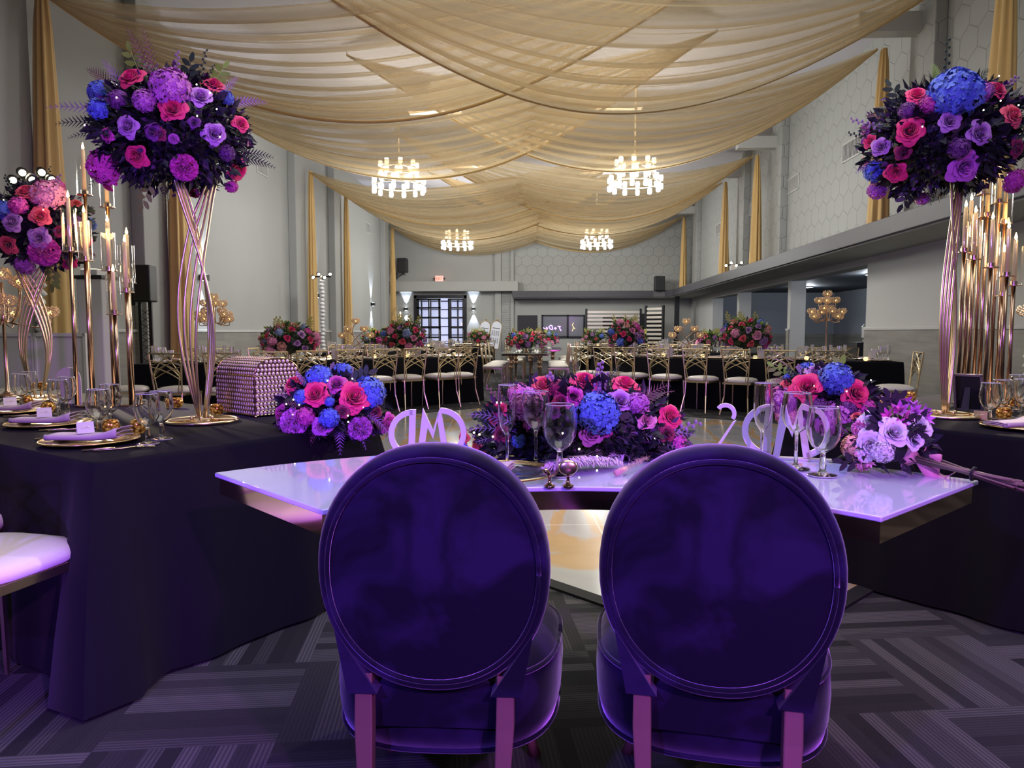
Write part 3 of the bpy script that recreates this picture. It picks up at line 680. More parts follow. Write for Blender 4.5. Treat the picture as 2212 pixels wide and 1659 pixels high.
# ------------------------------------------------------------------ velvet chairs
vleg = mat('antique_gold_wood', L((118,84,84)), .45, .2)
def velvet_chair(label, loc, rz):
    t = thing('velvet_chair', label, 'chair', loc, rz, 'couple\'s velvet chairs')
    BM = T(0, -.27, .69, rx=.06); hw, hh = .240, .262
    def oval(rho, y, a): 
        return (hw*rho*math.copysign(abs(math.cos(a))**.94, math.cos(a)), y, hh*rho*math.copysign(abs(math.sin(a))**.94, math.sin(a)))
    prof = [(.885, -.030), (.90, -.026), (.93, -.036), (.965, -.034), (.995, -.018), (1.0, .005), (.99, .025), (.95, .042), (.88, .048)]
    b = MB(); b.grid(lambda u, v: oval(prof[round(v*8)][0], prof[round(v*8)][1], 2*PI*u), 64, 8, BM, closeu=True)
    b.grid(lambda u, v: oval(.88*(1-v), .048+.02*math.sin(v*PI/2), 2*PI*u), 64, 4, BM, closeu=True)
    b.build('backrest', M['velvet'], t, smooth=True)
    p = MB(); p.grid(lambda u, v: oval(.895*(1-v), -.031-.012*math.sin(v*PI/2), 2*PI*u), 64, 6, BM, closeu=True); p.build('back_panel', M['velvet'], t, smooth=True)
    p = MB(); p.tube([BM @ Vector(oval(.90, -.034, 2*PI*k/72)) for k in range(73)], .0055, 6); p.build('piping', M['velvet'], t, smooth=True)
    # lower corners where the legs enter the frame
    for s in (-1, 1):
        c = MB(); c.add([(s*.205,-.30,.565),(s*.118,-.30,.43),(s*.180,-.30,.43),(s*.205,-.235,.565),(s*.118,-.235,.43),(s*.180,-.235,.43)], [(0,1,2),(5,4,3),(0,3,4,1),(1,4,5,2),(2,5,3,0)]); c.build('frame_corner', M['velvet'], t)
    # drum seat
    def plan(a):
        ca, sa = math.cos(a), math.sin(a); e = 2/2.9
        x = .268*math.copysign(abs(ca)**e, ca); y = .252*math.copysign(abs(sa)**e, sa)
        return x*(1 + .07*(y/.25)), y
    sp = [(.90,.270),(.965,.278),(1.0,.32),(1.01,.37),(1.0,.415),(.975,.44),(.90,.462),(.7,.478),(.35,.486),(.02,.488)]
    s = MB(); s.grid(lambda u, v: (plan(2*PI*u)[0]*sp[round(v*9)][0], plan(2*PI*u)[1]*sp[round(v*9)][0], sp[round(v*9)][1]), 56, 9, closeu=True)
    s.add([(plan(2*PI*k/56)[0]*.9, plan(2*PI*k/56)[1]*.9, .27) for k in range(56)], [list(range(56))[::-1]])
    s.build('seat', M['velvet'], t, smooth=True, autosmooth=1.2)
    for zz, rr in ((.278, .972), (.437, .985)):
        MB().tube([(plan(2*PI*k/56)[0]*rr, plan(2*PI*k/56)[1]*rr, zz) for k in range(57)], .006, 6).build('seat_piping', M['velvet'], t, smooth=True)
    for s_ in (-1, 1):
        g = MB(); pts = [(.148, -.275, .47, .018), (.147, -.285, .36, .019), (.143, -.30, .27, .0165), (.140, -.31, .18, .015), (.144, -.345, .08, .018), (.150, -.37, .0, .019)]
        def lg(u, v):
            i = round(v*5); x, y, z, r = pts[i]; k = round(u*4) % 4; dx, dy = [(-1,-1),(1,-1),(1,1),(-1,1)][k]
            return (s_*x + dx*r, y + dy*r*.9, z)
        g.grid(lg, 4, 5, closeu=True); g.add([(s_*.15-.019, -.37-.017, 0), (s_*.15+.019, -.37-.017, 0), (s_*.15+.019, -.37+.017, 0), (s_*.15-.019, -.37+.017, 0)], [(0,3,2,1)])
        g.build('leg', vleg, t, bevel=.003)
        g = MB(); g.tube([(s_*.19, .17, .30), (s_*.215, .19, .24), (s_*.20, .185, .14), (s_*.188, .18, .06), (s_*.20, .20, .0)], [.030, .028, .018, .013, .020], 10); g.build('leg', vleg, t, smooth=True)
    g = MB(); g.box(-.15, .15, -.262, -.245, .34, .44); g.build('back_rail', M['velvet'], t)
    return t
velvet_chair('purple velvet oval-back chair on the left at the sweetheart table', (-.232, 1.70, -.006), 0)
velvet_chair('purple velvet oval-back chair on the right at the sweetheart table, turned slightly outward', (.392, 1.69, -.004), -.17)

# ------------------------------------------------------------------ tableware prototypes
def hollow(prof, th):
    return prof + [(max(r-th, .0004), z) for r, z in prof[::-1]]
def goblet_mb(kind, n=20):
    if kind == 'goblet': st = [(.002,.0),(.033,.001),(.034,.003),(.012,.008),(.007,.014),(.009,.030),(.007,.045),(.006,.055)]; bowl = [(.010,.060),(.026,.072),(.037,.092),(.041,.115),(.039,.140),(.034,.168)]
    elif kind == 'wine': st = [(.002,.0),(.036,.001),(.036,.003),(.012,.008),(.005,.016),(.0045,.06),(.005,.095)]; bowl = [(.010,.100),(.030,.115),(.040,.140),(.040,.165),(.034,.205)]
    else: st = [(.002,.0),(.032,.001),(.032,.003),(.010,.008),(.0045,.016),(.0045,.06),(.005,.085)]; bowl = [(.008,.092),(.019,.110),(.025,.140),(.026,.175),(.024,.225)]
    m = MB(); m.lathe(st + bowl + [(r-.0026, z) for r, z in bowl[::-1]] + [(.0006, bowl[0][1]+.004)], n); m.cm = 1; rr_, zz_ = bowl[-1]; m.tube([((rr_-.001)*math.cos(2*PI*k/n), (rr_-.001)*math.sin(2*PI*k/n), zz_) for k in range(n+1)], .0014, 6); m.tube([(.034*math.cos(2*PI*k/n), .034*math.sin(2*PI*k/n), .002) for k in range(n+1)], .0013, 6); return m
GP = {}
def glass(kind, x, y, z, label, m=None, n=20, group='stemmed glasses on the head tables', cat='glass', s=1.1):
    key = (kind, n, m or 'glass')
    nm = {'goblet': 'water_goblet', 'wine': 'wine_glass', 'flute': 'champagne_flute'}[kind]
    if key not in GP:
        o = goblet_mb(kind, n).build(nm, [M[m or 'glass'], M['rim']], smooth=True, autosmooth=.9); GP[key] = o
    else: o = GP[key].copy(); COL.objects.link(o)
    o.location = (x, y, z); o.scale = (s, s, s); tag(o, label, cat, group); return o
TZ = .7605
gl = [((215,945), 'nearest pair front, left head table'), ((240,926), 'second in a pair behind the nearest napkin plate'), ((320,962), 'closest to the table corner'), ((350,952), 'just behind the one at the table corner'),
      ((128,908), 'front of the middle pair'), ((146,897), 'back of the middle pair'), ((47,885), 'front of the far-left pair'), ((64,876), 'back of the far-left pair')]
for (p, lb) in gl:
    q = onz(p[0], p[1]-3, TZ); glass('goblet', q.x, q.y, TZ, 'clear goblet on the black left table, ' + lb)
for (p, lb) in (((2137,917), 'left of the pair beside the picture frame'), ((2162,905), 'behind the one beside the picture frame'), ((2207,902), 'at the right edge of the photo')):
    q = onz(p[0], p[1], TZ); glass('goblet', q.x, q.y, TZ, 'clear water goblet on the black right table, ' + lb)
q = onz(2195, 885, TZ); glass('goblet', q.x, q.y, TZ, 'clear water goblet on the black right table, rear of the edge pair')
SZ = .7655
glass('flute', -.12, 2.10, SZ, 'slim champagne flute, leftmost of the trio before the centre flowers')
glass('wine', -.035, 2.14, SZ, 'tall clear wine glass in the middle of the left trio')
glass('goblet', .035, 1.99, SZ, 'rounded water goblet nearest the feathers', s=1.2)
glass('flute', .665, 2.22, SZ, 'slim champagne flute behind the right velvet chair')
glass('wine', .735, 2.12, SZ, 'tall clear wine glass behind the right velvet chair')
glass('goblet', .775, 2.02, SZ, 'rounded water goblet nearest the bridal bouquet', s=1.15)

goldrim = mat('gold_rim', (.75,.52,.22), .25, 1)
def charger(x, y, z, label, m, r=.165, rz=0):
    t = thing('charger_plate', label, 'plate', (x, y, z), rz, 'charger plates')
    g = MB(); g.lathe([(.001,0),(r*.62,.001),(r*.7,.008),(r*.97,.014),(r*.97,.017),(r*.69,.012),(r*.6,.005),(.001,.004)], 40); g.build('plate', m, t, smooth=True)
    g = MB(); n = 40; g.tube([(r*.985*math.cos(2*PI*k/n), r*.985*math.sin(2*PI*k/n), .0155+.0015*math.sin(k*PI)) for k in range(n+1)], .0035, 6); g.build('gold_rim', goldrim, t, smooth=True)
    return t
def napkin(x, y, z, rz, label, Ln=.27, W=.10, lift=.035, m=None):
    t = thing('folded_napkin', label, 'napkin', (x, y, z), rz, 'folded napkins')
    g = MB()
    for k in range(3):
        g.grid(lambda u, v, k=k: (-Ln/2+Ln*u, -W/2+W*v, .004+k*.006+.004*math.sin(v*PI)+lift*(max(0, u-.55)/.45)**2*(.3+.25*k)), 14, 6)
    g.grid(lambda u, v: (-Ln/2+Ln*u, -W/2-.003-.006*math.sin(v*PI), .002+.020*v+lift*(max(0, u-.55)/.45)**2*(.3+.5*v)), 14, 4)
    g.build('cloth', m or M['napkin'], t, smooth=True, solid=.003)
    return t
def place_card(x, y, z, rz, label, m=None):
    t = thing('place_card', label, 'card', (x, y, z), rz, 'name cards')
    w, h = .055, .04
    g = MB(); g.add([(-w/2,-.012,0),(w/2,-.012,0),(w/2,.004,h),(-w/2,.004,h),(-w/2,.02,0),(w/2,.02,0)], [(0,1,2,3),(3,2,5,4)]); g.build('card', m or M['paper'], t, solid=.0008)
    g = MB(); g.tube([(-.015,-.0075,.018),(-.008,-.005,.024),(-.002,-.006,.02),(.006,-.005,.024),(.015,-.0065,.021)], .0007, 4); g.build('script_name', M['goldc'] if 'goldc' in M else M['gold'], t)
    return t
def fork(x, y, z, rz, label, knife=False):
    g = MB()
    if knife: g.tube([(-.10,0,.004),(-.02,0,.005),(.0,0,.005)], [.004,.0045,.003], 6); g.prism([(0,-.004),(.10,-.008),(.115,0),(.10,.004),(0,.003)], .004, .0055)
    else:
        g.tube([(-.09,0,.004),(0,0,.005),(.04,0,.008)], [.004,.0028,.003], 6); g.cbox((.052,0,.0085), (.026,.020,.0015))
        for k in range(4): g.tube([(.062,-.0085+k*.0057,.0085),(.10,-.0085+k*.0057,.005)], .0014, 4)
    o = g.build('knife' if knife else 'fork', M['gold'], smooth=True); o.location = (x, y, z); o.rotation_euler = (0, 0, rz)
    return tag(o, label, 'cutlery', 'gold cutlery')
ANG = math.atan2(.518, -.855)  # along the left table
gold_ch = mat('gold_charger', (.66,.50,.30), .22, .9)
for i, (px, py) in enumerate(((195,952), (105,915), (30,888))):
    q = onz(px, py, .77); nm = ['nearest the table corner', 'in the middle of the left table row', 'cut by the left edge of the photo'][i]
    charger(q.x, q.y, TZ, 'gold-rimmed charger plate ' + nm, gold_ch)
    napkin(q.x, q.y, TZ+.016, ANG+PI+.55, 'blush folded napkin on the charger ' + nm)
    place_card(q.x-.01, q.y-.01, TZ+.04, .75, 'white name card on the napkin ' + nm)
    e = Vector((q.x, q.y)) - AL*.20; fork(e.x, e.y-.02, TZ, .62, 'gold knife right of the charger ' + nm, True)
    e = Vector((q.x, q.y)) - AL*.24; fork(e.x, e.y-.01, TZ, .62, 'gold outer fork right of the charger ' + nm)
    e = Vector((q.x, q.y)) + AL*.215; fork(e.x, e.y, TZ, .62, 'gold fork left of the charger ' + nm)
q = onz(2215, 922, .77); charger(q.x, q.y, TZ, 'gold-rimmed charger at the right edge of the photo', gold_ch); napkin(q.x-.03, q.y, TZ+.016, .35, 'blush folded napkin on the right table')
charger(-.12, 1.97, SZ, 'clear glass charger with a bronze beaded rim on the white table', M['thin'], .15)
napkin(-.20, 1.93, SZ+.016, -.15, 'square pink napkin on the clear charger', .20, .16, .01)
for i, (px, py, kind, ln) in enumerate(((1187,1052,'small curled gold utensil stand',.045), (1227,1052,'gold round-topped spoon stand',.06))):
    q = onz(px, py, SZ); t = thing('spoon', kind + (' left of the round one' if i == 0 else ' on the white table before the feathers'), 'spoon', (q.x, q.y, SZ), 0)
    MB().lathe([(.001,0),(.015,.001),(.015,.004),(.006,.010),(.004,.02),(.005,ln*.55),(.007,ln*.7)], 14).build('handle', M['mirrorgold'], t, smooth=True)
    if i: MB().ball((0,0,ln*.85), (.026,.008,.020), 16, 10).build('bowl', M['gold'], t, smooth=True)
    else: MB().tube([(0,0,ln*.7),(-.01,0,ln*.95),(-.02,.0,ln*.98)], [.006,.008,.002], 8).build('bowl', M['mirrorgold'], t, smooth=True)
# mercury votives
vp = None
for i, (px, py, z, lb) in enumerate(((382,881,TZ,'beside the tall vase base on the left table'), (300,936,TZ,'between the nearest goblets'), (105,892,TZ,'by the middle goblet pair'), (92,842,TZ,'behind the far flower stand'), (468,897,TZ,'peeking from behind the crystal chest'), (240,936,TZ,'glimpsed through the nearest goblet stems'),
        (58,876,TZ,'among the far-left goblets'),(1965,866,TZ,'alone at the front of the right table'), (1903,884,TZ,'behind the bridal bouquet'), (2045,848,TZ,'behind the black picture frame'), (2168,905,TZ,'between the goblets on the right table'), (2196,880,TZ,'under the right candle cluster'))):
    q = onz(px, py, z); lb = 'gold mercury-glass votive ' + lb
    if vp is None:
        vp = t = thing('votive_holder', lb, 'candle holder', (q.x, q.y, z), 0, 'mercury glass votives')
        g = MB(); pr = [(.001,0),(.016,.001),(.028,.010),(.034,.027),(.031,.044),(.024,.055)]; g.lathe(pr + [(r-.002, zz) for r, zz in pr[::-1]], 20, cap=False); g.build('cup', M['votive'], t, smooth=True)
        MB().ball((0,0,.03), (.005,.005,.009), 8, 6).build('flame', M['flame'], t)
    else: t = dup(vp, (q.x, q.y, z), i, lb)
# arched menu and small frame
t = thing('arched_menu', 'white arched menu card standing between goblets and gold candle stands', 'sign', tuple(onz(150, 872, TZ)), .1)
n = 10; pts = [(-.07,0),(.07,0)] + [(.07*math.cos(PI*k/n), .14+.07*math.sin(PI*k/n)) for k in range(n+1)]
MB().prism(pts, -.003, .003, Matrix.Rotation(PI/2, 4, 'X')).build('card', M['paper'], t); MB().box(-.05,.05,-.03,.03,0,.008).build('foot', M['paper'], t)
q = onz(2093, 888, TZ); t = thing('picture_frame', 'black-backed picture frame with easel leg on the right table', 'picture frame', (q.x, q.y, TZ+.003), -.75, rx=.30)
g = MB(); g.box(-.065,-.055,-.006,.008,0,.20); g.box(.055,.065,-.006,.008,0,.20); g.box(-.065,.065,-.006,.008,0,.01); g.box(-.065,.065,-.006,.008,.19,.20); g.build('frame', mat('lilac_silver_frame', L((150,140,150)), .35, .6), t)
MB().box(-.055,.055,-.003,.005,.01,.19).build('backing', M['black'], t)
g = MB(); g.add([(-.012,-.006,.13),(.012,-.006,.13),(.018,-.075,.028),(-.018,-.075,.028)], [(0,1,2,3)]); g.build('easel_leg', M['black'], t, solid=.003)
place_card(2.03, 3.42, TZ, -.6, 'tan folded card by the picture frame', mat('kraft_card', L((178,150,110)), .8))

# crystal card chest
def bead_wall(g, o, ux, uz, nx, nz, w, h, nrm, s):
    for j in range(nz):
        for i in range(nx):
            c = o + ux*((i+.5+(.25 if j % 2 else -.0))*w/nx) + uz*((j+.5)*h/nz) + nrm*.003
            r = .43*min(w/nx, h/nz)
            a = nrm; b = ux; d = uz
            vs = [c+a*r*.55] + [c + b*(r*math.cos(k*PI/3)) + d*(r*math.sin(k*PI/3)) for k in range(6)]
            g.add(vs, [(0, 1+k, 1+(k+1) % 6) for k in range(6)])
            # wire ring
            v2 = []
            for k in range(6):
                dd = b*math.cos(k*PI/3) + d*math.sin(k*PI/3); v2 += [c+dd*r*1.0-a*.001, c+dd*r*1.5+a*.002]
            s.add(v2, [(2*k, 2*((k+1) % 6), 2*((k+1) % 6)+1, 2*k+1) for k in range(6)])
bx = onz(552, 903, TZ); bl = onz(470, 891, TZ); ux = Vector((bl.x-bx.x, bl.y-bx.y, 0)).normalized(); uy = Vector((ux.y, -ux.x, 0)); 
if uy.y < 0: uy = -uy
t = thing('crystal_chest', 'domed card chest covered in crystal beads on the left table', 'card box', (bx.x, bx.y, TZ))
LW, LD, HB, HD = .36, .24, .185, .085
Z1 = Vector((0,0,1)); O = Vector((0,0,.012))
def panel(name, o, a, nx, nz, w, h, nrm):
    g = MB(); s = MB(); bead_wall(g, o, a, Z1, nx, nz, w, h, nrm, s); p_ = g.build(name, M['crystal'], t); s.build('wire', M['rosegold'], p_)
    bk = MB(); bk.add([o-nrm*.004, o+a*w-nrm*.004, o+a*w+Z1*h-nrm*.004, o+Z1*h-nrm*.004], [(0,1,2,3)]); bk.build('lining', mat('chest_lining', L((120,84,80)), .5, .4), p_)
n1 = -uy
panel('front_panel', O, ux, 17, 9, LW, HB, -uy); panel('side_panel', O, uy, 12, 9, LD, HB, -ux)
panel('back_panel', O+uy*LD, ux, 17, 9, LW, HB, uy); panel('side_panel', O+ux*LW, uy, 12, 9, LD, HB, ux)
def dome(v):  # cross-section over the depth
    return uy*(LD*(1-math.cos(PI*v))/2) + Z1*(HB+.012+HD*math.sin(PI*v)**.8)
g = MB(); s = MB(); nd = 14
for j in range(nd):
    for i in range(17):
        c = dome((j+.5)/nd) + ux*((i+.5+(.25 if j % 2 else 0))*LW/17); tg = (dome((j+1)/nd)-dome(j/nd)).normalized(); nn = ux.cross(tg).normalized()
        if nn.z < 0: nn = -nn
        r = .0085
        g.add([c+nn*r*.6] + [c+ux*(r*math.cos(k*PI/3))+tg*(r*math.sin(k*PI/3)) for k in range(6)], [(0,1+k,1+(k+1) % 6) for k in range(6)])
        v2 = []
        for k in range(6):
            dd = ux*math.cos(k*PI/3)+tg*math.sin(k*PI/3); v2 += [c+dd*r-nn*.001, c+dd*r*1.5+nn*.002]
        s.add(v2, [(2*k, 2*((k+1) % 6), 2*((k+1) % 6)+1, 2*k+1) for k in range(6)])
for side, nr in ((0, -ux), (LW, ux)):     # gable ends
    for j in range(4):
        z_ = HB+.022+j*.020; half = LD/2*math.sqrt(max(0, 1-((z_-HB-.012)/HD)**2)); m_ = max(1, int(2*half/.020))
        for i in range(m_):
            c = ux*side + uy*(LD/2-half+(i+.5)*2*half/m_) + Z1*z_ + nr*.003; r = .0088
            g.add([c+nr*r*.6] + [c+uy*(r*math.cos(k*PI/3))+Z1*(r*math.sin(k*PI/3)) for k in range(6)], [(0,1+k,1+(k+1) % 6) for k in range(6)])
            v2 = []
            for k in range(6):
                dd = uy*math.cos(k*PI/3)+Z1*math.sin(k*PI/3); v2 += [c+dd*r, c+dd*r*1.3]
            s.add(v2, [(2*k, 2*((k+1) % 6), 2*((k+1) % 6)+1, 2*k+1) for k in range(6)])
lid = g.build('lid', M['crystal'], t); s.build('wire', M['rosegold'], lid)
g = MB()
g.grid(lambda u, v: tuple(dome(v)+ux*LW*u-Z1*.004), 2, 14)
for sd in (0, LW): g.add([tuple(dome(k/14)+ux*sd-Z1*.004) for k in range(15)], [list(range(15))])
g.build('lid_shell', mat('chest_lid_shell', L((120,84,80)), .5, .4), t)
g = MB()
for a_, b_ in ((O, O+ux*LW), (O, O+uy*LD), (O+ux*LW, O+ux*LW+uy*LD), (O+uy*LD, O+ux*LW+uy*LD)):
    g.tube([a_, b_], .003, 6); g.tube([a_+Z1*HB, b_+Z1*HB], .0035, 6)
for a_ in (O, O+ux*LW, O+uy*LD, O+ux*LW+uy*LD): g.tube([a_, a_+Z1*HB], .003, 6); g.ball(tuple(a_-Z1*.006), .006)
for sd in (0, LW): g.tube([dome(k/16)+ux*sd for k in range(17)], .0035, 6)
g.build('edge_frame', M['rosegold'], t)

# ------------------------------------------------------------------ gold candle clusters
def cluster(label, cx, cy, rods, z0=TZ, r=.17):
    t = thing('candle_cluster_stand', label, 'candelabra', (cx, cy, z0), 0, 'gold candle cluster stands')
    MB().lathe([(r,0),(r,.008),(r*.97,.012),(.001,.012)], 40).build('base_plate', M['mirrorgold'], t, autosmooth=.6)
    for (x, y, zc, gh, ch_, lit) in rods:
        x -= cx; y -= cy; zc -= z0
        MB().tube([(x, y, .01), (x, y, zc)], .0105, 12).build('stem', M['rosegold'], t, smooth=True)
        cp = MB().lathe([(.012,-.012),(.041,-.010),(.041,-.006),(.018,-.004),(.018,.016),(.001,.016)], 24, T(x, y, zc)).build('candle_cup', M['rosegold'], t, autosmooth=.6)
        pr = [(.037, 0), (.037, gh)]; MB().lathe(pr, 24, T(x, y, zc-.006), cap=False).build('glass_sleeve', M['thin'], t, smooth=True)
        cd = MB().lathe([(.0115,0),(.0095,ch_),(.003,ch_+.004)], 12, T(x, y, zc+.012)).build('taper_candle', M['candle'], t, smooth=True)
        if lit: MB().lathe([(.001,0),(.0075,.010),(.006,.020),(.001,.040)], 10, T(x, y, zc+.012+ch_)).build('flame', M['flame'], cd, smooth=True)
    return t
def rod(px, y, cup_y, glass_top, tip, d=0):
    b = ony(px, 880, y); x = b.x; zc = ony(px, cup_y, y).z; gt = ony(px, glass_top, y).z; zt = ony(px, tip, y).z
    return (x, y, zc, gt-zc, zt-zc-.05, True)
cluster('gold candle cluster with glass-sleeved tapers on the left table', -2.46, 3.86, [rod(167,3.76,540,447,412), rod(199,3.92,560,475,445), rod(248,3.90,582,500,465), rod(283,3.78,628,528,508),
    rod(203,4.0,418,338,308), rod(250,4.0,445,362,338), rod(256,3.72,676,590,572), rod(288,3.92,608,528,492)])
light('candle_glow', 'POINT', (-2.46, 3.9, 1.75), 6, (1,.6,.25), shadow_soft_size=.1)
cluster('gold candle cluster with glass-sleeved tapers on the right table', 2.50, 4.10, [rod(2067,4.02,542,463,433), rod(2078,4.2,530,450,419), rod(2088,4.05,558,475,445), rod(2112,4.2,466,395,370), rod(2125,4.0,575,500,459), rod(2136,4.2,437,375,350),
    rod(2150,4.2,481,415,390), rod(2160,4.0,594,510,479), rod(2154,4.12,636,545,530), rod(2176,4.05,614,530,503), rod(2100,4.22,419,360,340)], r=.2)
light('candle_glow', 'POINT', (2.6, 4.1, 1.75), 6, (1,.6,.25), shadow_soft_size=.1)

# ------------------------------------------------------------------ crystal globe candelabra
globe_me = {}
def globe_mesh(kind):
    if kind in globe_me: return globe_me[kind]
    g = MB(); n = 80 if kind == 'near' else 56; R_ = .05 if kind == 'near' else .058
    for k in range(n):
        z = 1-2*(k+.5)/n; 
        if z > .75: continue
        a = k*2.39996; rr = math.sqrt(1-z*z); c = Vector((R_*rr*math.cos(a), R_*rr*math.sin(a), R_*.8*z)); s_ = .0085 if kind == 'near' else .013
        g.add([c+Vector((s_,0,0)), c-Vector((s_,0,0)), c+Vector((0,s_,0)), c-Vector((0,s_,0)), c+Vector((0,0,s_)), c-Vector((0,0,s_))], [(0,2,4),(2,1,4),(1,3,4),(3,0,4),(2,0,5),(1,2,5),(3,1,5),(0,3,5)])
    o = g.build('crystal_globe', M['crystalgold']); globe_me[kind] = o; return o
def candelabra(label, loc, h, kind='far', rz=0, group='crystal globe candelabras', tiers=((.0, 0, 1),(.62, .10, 4),(.38, .17, 4),(.22, .15, 4))):
    t = thing('crystal_candelabra', label, 'candelabra', loc, rz, group)
    MB().lathe([(.09,0),(.09,.01),(.03,.02),(.012,.04),(.010,h*.6),(.02,h*.62),(.010,h*.66),(.009,h-.06)], 14).build('stem', M['rosegold'], t, smooth=True)
    sp = []
    for (dz, r, n) in tiers:
        for k in range(n):
            a = 2*PI*k/max(n,1) + dz*7
            if r == 0: sp.append((0, 0, h, None)); continue
            x, y, z = r*math.cos(a), r*math.sin(a), h-.06-(.62-dz)*.42*h/ .9*.75 if False else h*(.60+dz*.42)
            sp.append((x, y, z, a))
    for (x, y, z, a) in sp:
        if a is not None:
            g = MB(); zz = z-.05; base = Vector((0,0,min(h*.62, zz+.02))); e = Vector((x,y,z-.04)); mid = Vector((x*.75, y*.75, min(base.z, e.z)-.07))
            pts = [base*(1-q_)**2 + mid*2*q_*(1-q_) + Vector((x,y,z-.09))*q_*q_ for q_ in [k/8 for k in range(9)]] + [e]
            g.tube(pts, .005, 6); g.build('arm', M['rosegold'], t, smooth=True)
        src = globe_mesh(kind)
        c_ = src if (src.parent is None and not src.get('used')) else src.copy()
        if c_ is not src: COL.objects.link(c_)
        src['used'] = 1
        c_.parent = t; c_.location = (x, y, z); fl = MB().ball((0,0,-.008), (.012,.012,.016), 6, 5).build('tealight', M['flamesoft'], c_)
    return t
M['flamesoft'] = mat('tealight_flame', (1,.7,.3), .5, emis=(1,.6,.2), es=2.5)

# ------------------------------------------------------------------ flowers
PET = {}
def petal(name, c, var=.25):
    q = NT(name); oi = q.n('ObjectInfo'); tc = q.n('TexCoord'); nz = q.n('TexNoise'); q.l(tc.outputs['Object'], nz.inputs['Vector']); nz.inputs['Scale'].default_value = 3
    c = L(c); f = q.math('ADD', q.math('MULTIPLY', oi.outputs['Random'], .5), q.math('MULTIPLY', nz.outputs['Fac'], .5))
    q.l(q.mixc(f, tuple(x*(1-var) for x in c), tuple(min(1, x*(1+var)) for x in c)), q.b.inputs['Base Color'])
    q.b.inputs['Roughness'].default_value = .6; q.b.inputs['Sheen Weight'].default_value = .2; q.b.inputs['Subsurface Weight'].default_value = 0
    PET[name] = q.m
petal('hot_pink_petal', (236,52,112)); petal('coral_petal', (242,92,104)); petal('lavender_petal', (188,138,196)); petal('pink_petal', (244,154,186)); petal('magenta_petal', (214,76,168))
petal('orchid_petal', (196,110,190)); petal('blue_petal', (84,116,206)); petal('paleblue_petal', (150,176,214)); petal('burgundy_petal', (140,24,72)); petal('white_petal', (226,220,226)); petal('peach_petal', (240,176,150)); petal('plum_petal', (110,50,120))
M['leaf'] = mat('dark_foliage', L((40,58,44)), .5, var=.5, vscale=9); M['leafdark'] = mat('deep_plum_foliage', L((34,34,42)), .5, var=.4, vscale=9)
M['fresh'] = mat('fresh_leaf', L((126,158,64)), .5, var=.2); M['yellowleaf'] = mat('bright_spray', L((188,190,100)), .5, var=.2); M['plumleaf'] = mat('plum_filler', L((84,50,96)), .6, var=.5); M['bronze'] = mat('bronze_fern', L((120,84,88)), .6, var=.2); M['lilacspike'] = mat('lilac_spike', L((150,120,160)), .6, var=.2)
BL_ = {}
def rose_mesh(n=26, nu=5, nv=4, seed=1, openness=1.0):
    rnd = random.Random(seed); g = MB()
    g.ball((0,0,.1), (.10,.10,.36), 8, 6)
    for i in range(n):
        k = (i+1)/n; a0 = i*2.39996 + rnd.uniform(-.15, .15); r0 = .09 + .60*k**.95; H_ = .98-.42*k; hw = 1.35-.55*k
        fl = openness*(.02+.33*k**2.0); curl = .30*k**2
        def fn(u, v):
            s = u*2-1; v = v*(1-.30*abs(s)**3+.05*(1-abs(s))*k); a = a0 + s*hw*(.35+.65*math.sin(PI*min(1, .25+.5*v)))*(1-.12*v*v)
            r = r0*(.30+.70*min(1, v*1.5)**.7) + fl*v**3 - .03*(1-abs(s))*(1-k)
            z = H_*v**.75 - curl*v**5 - .10*abs(s)**3*v - .03*k*math.cos(5*s)*v
            if v > .9: r += .05*k; z -= .02
            return (r*math.cos(a), r*math.sin(a), z-.35)
        g.grid(fn, nu, nv)
    return g
def hyd_mesh(n=90, seed=2, ps=.17, squash=.85, lo=-.45):
    rnd = random.Random(seed); g = MB()
    for k in range(n):
        z = 1-2*(k+.5)/n
        if z < lo: continue
        a = k*2.39996; rr = math.sqrt(1-z*z); R_ = .92+rnd.uniform(-.07, .09); c = Vector((rr*math.cos(a)*R_, rr*math.sin(a)*R_, z*R_*squash)); nr = c.normalized()
        t1 = nr.cross(Vector((0,0,1)) if abs(nr.z) < .9 else Vector((1,0,0))).normalized(); t2 = nr.cross(t1); th = rnd.uniform(0, PI)
        t1, t2 = t1*math.cos(th)+t2*math.sin(th), t2*math.cos(th)-t1*math.sin(th); t1 = (t1+nr*rnd.uniform(-.5,.5)).normalized(); t2 = (t2+nr*rnd.uniform(-.5,.5)).normalized(); s = ps*rnd.uniform(.85, 1.2)
        vs = [c+nr*.02]; fs = []
        for q_ in range(4):
            b_ = q_*PI/2; d = t1*math.cos(b_)+t2*math.sin(b_); e = t2*math.cos(b_)-t1*math.sin(b_)
            i0 = len(vs); lf = rnd.uniform(-.03,.05); vs += [c+d*s*.35+e*s*.40+nr*.03, c+d*s*.85+e*s*.42+nr*(.02+lf), c+d*s*1.08+nr*lf, c+d*s*.85-e*s*.42+nr*(.02-lf), c+d*s*.35-e*s*.40+nr*.03, c+d*s*.6+nr*.0]; fs += [(0,i0+4,i0+5),(0,i0+5,i0),(i0+5,i0+1,i0),(i0+5,i0+2,i0+1),(i0+5,i0+3,i0+2),(i0+5,i0+4,i0+3)]
        g.add(vs, fs)
    g.ball((0,0,-.03), (.80,.80,.66), 12, 8)
    return g
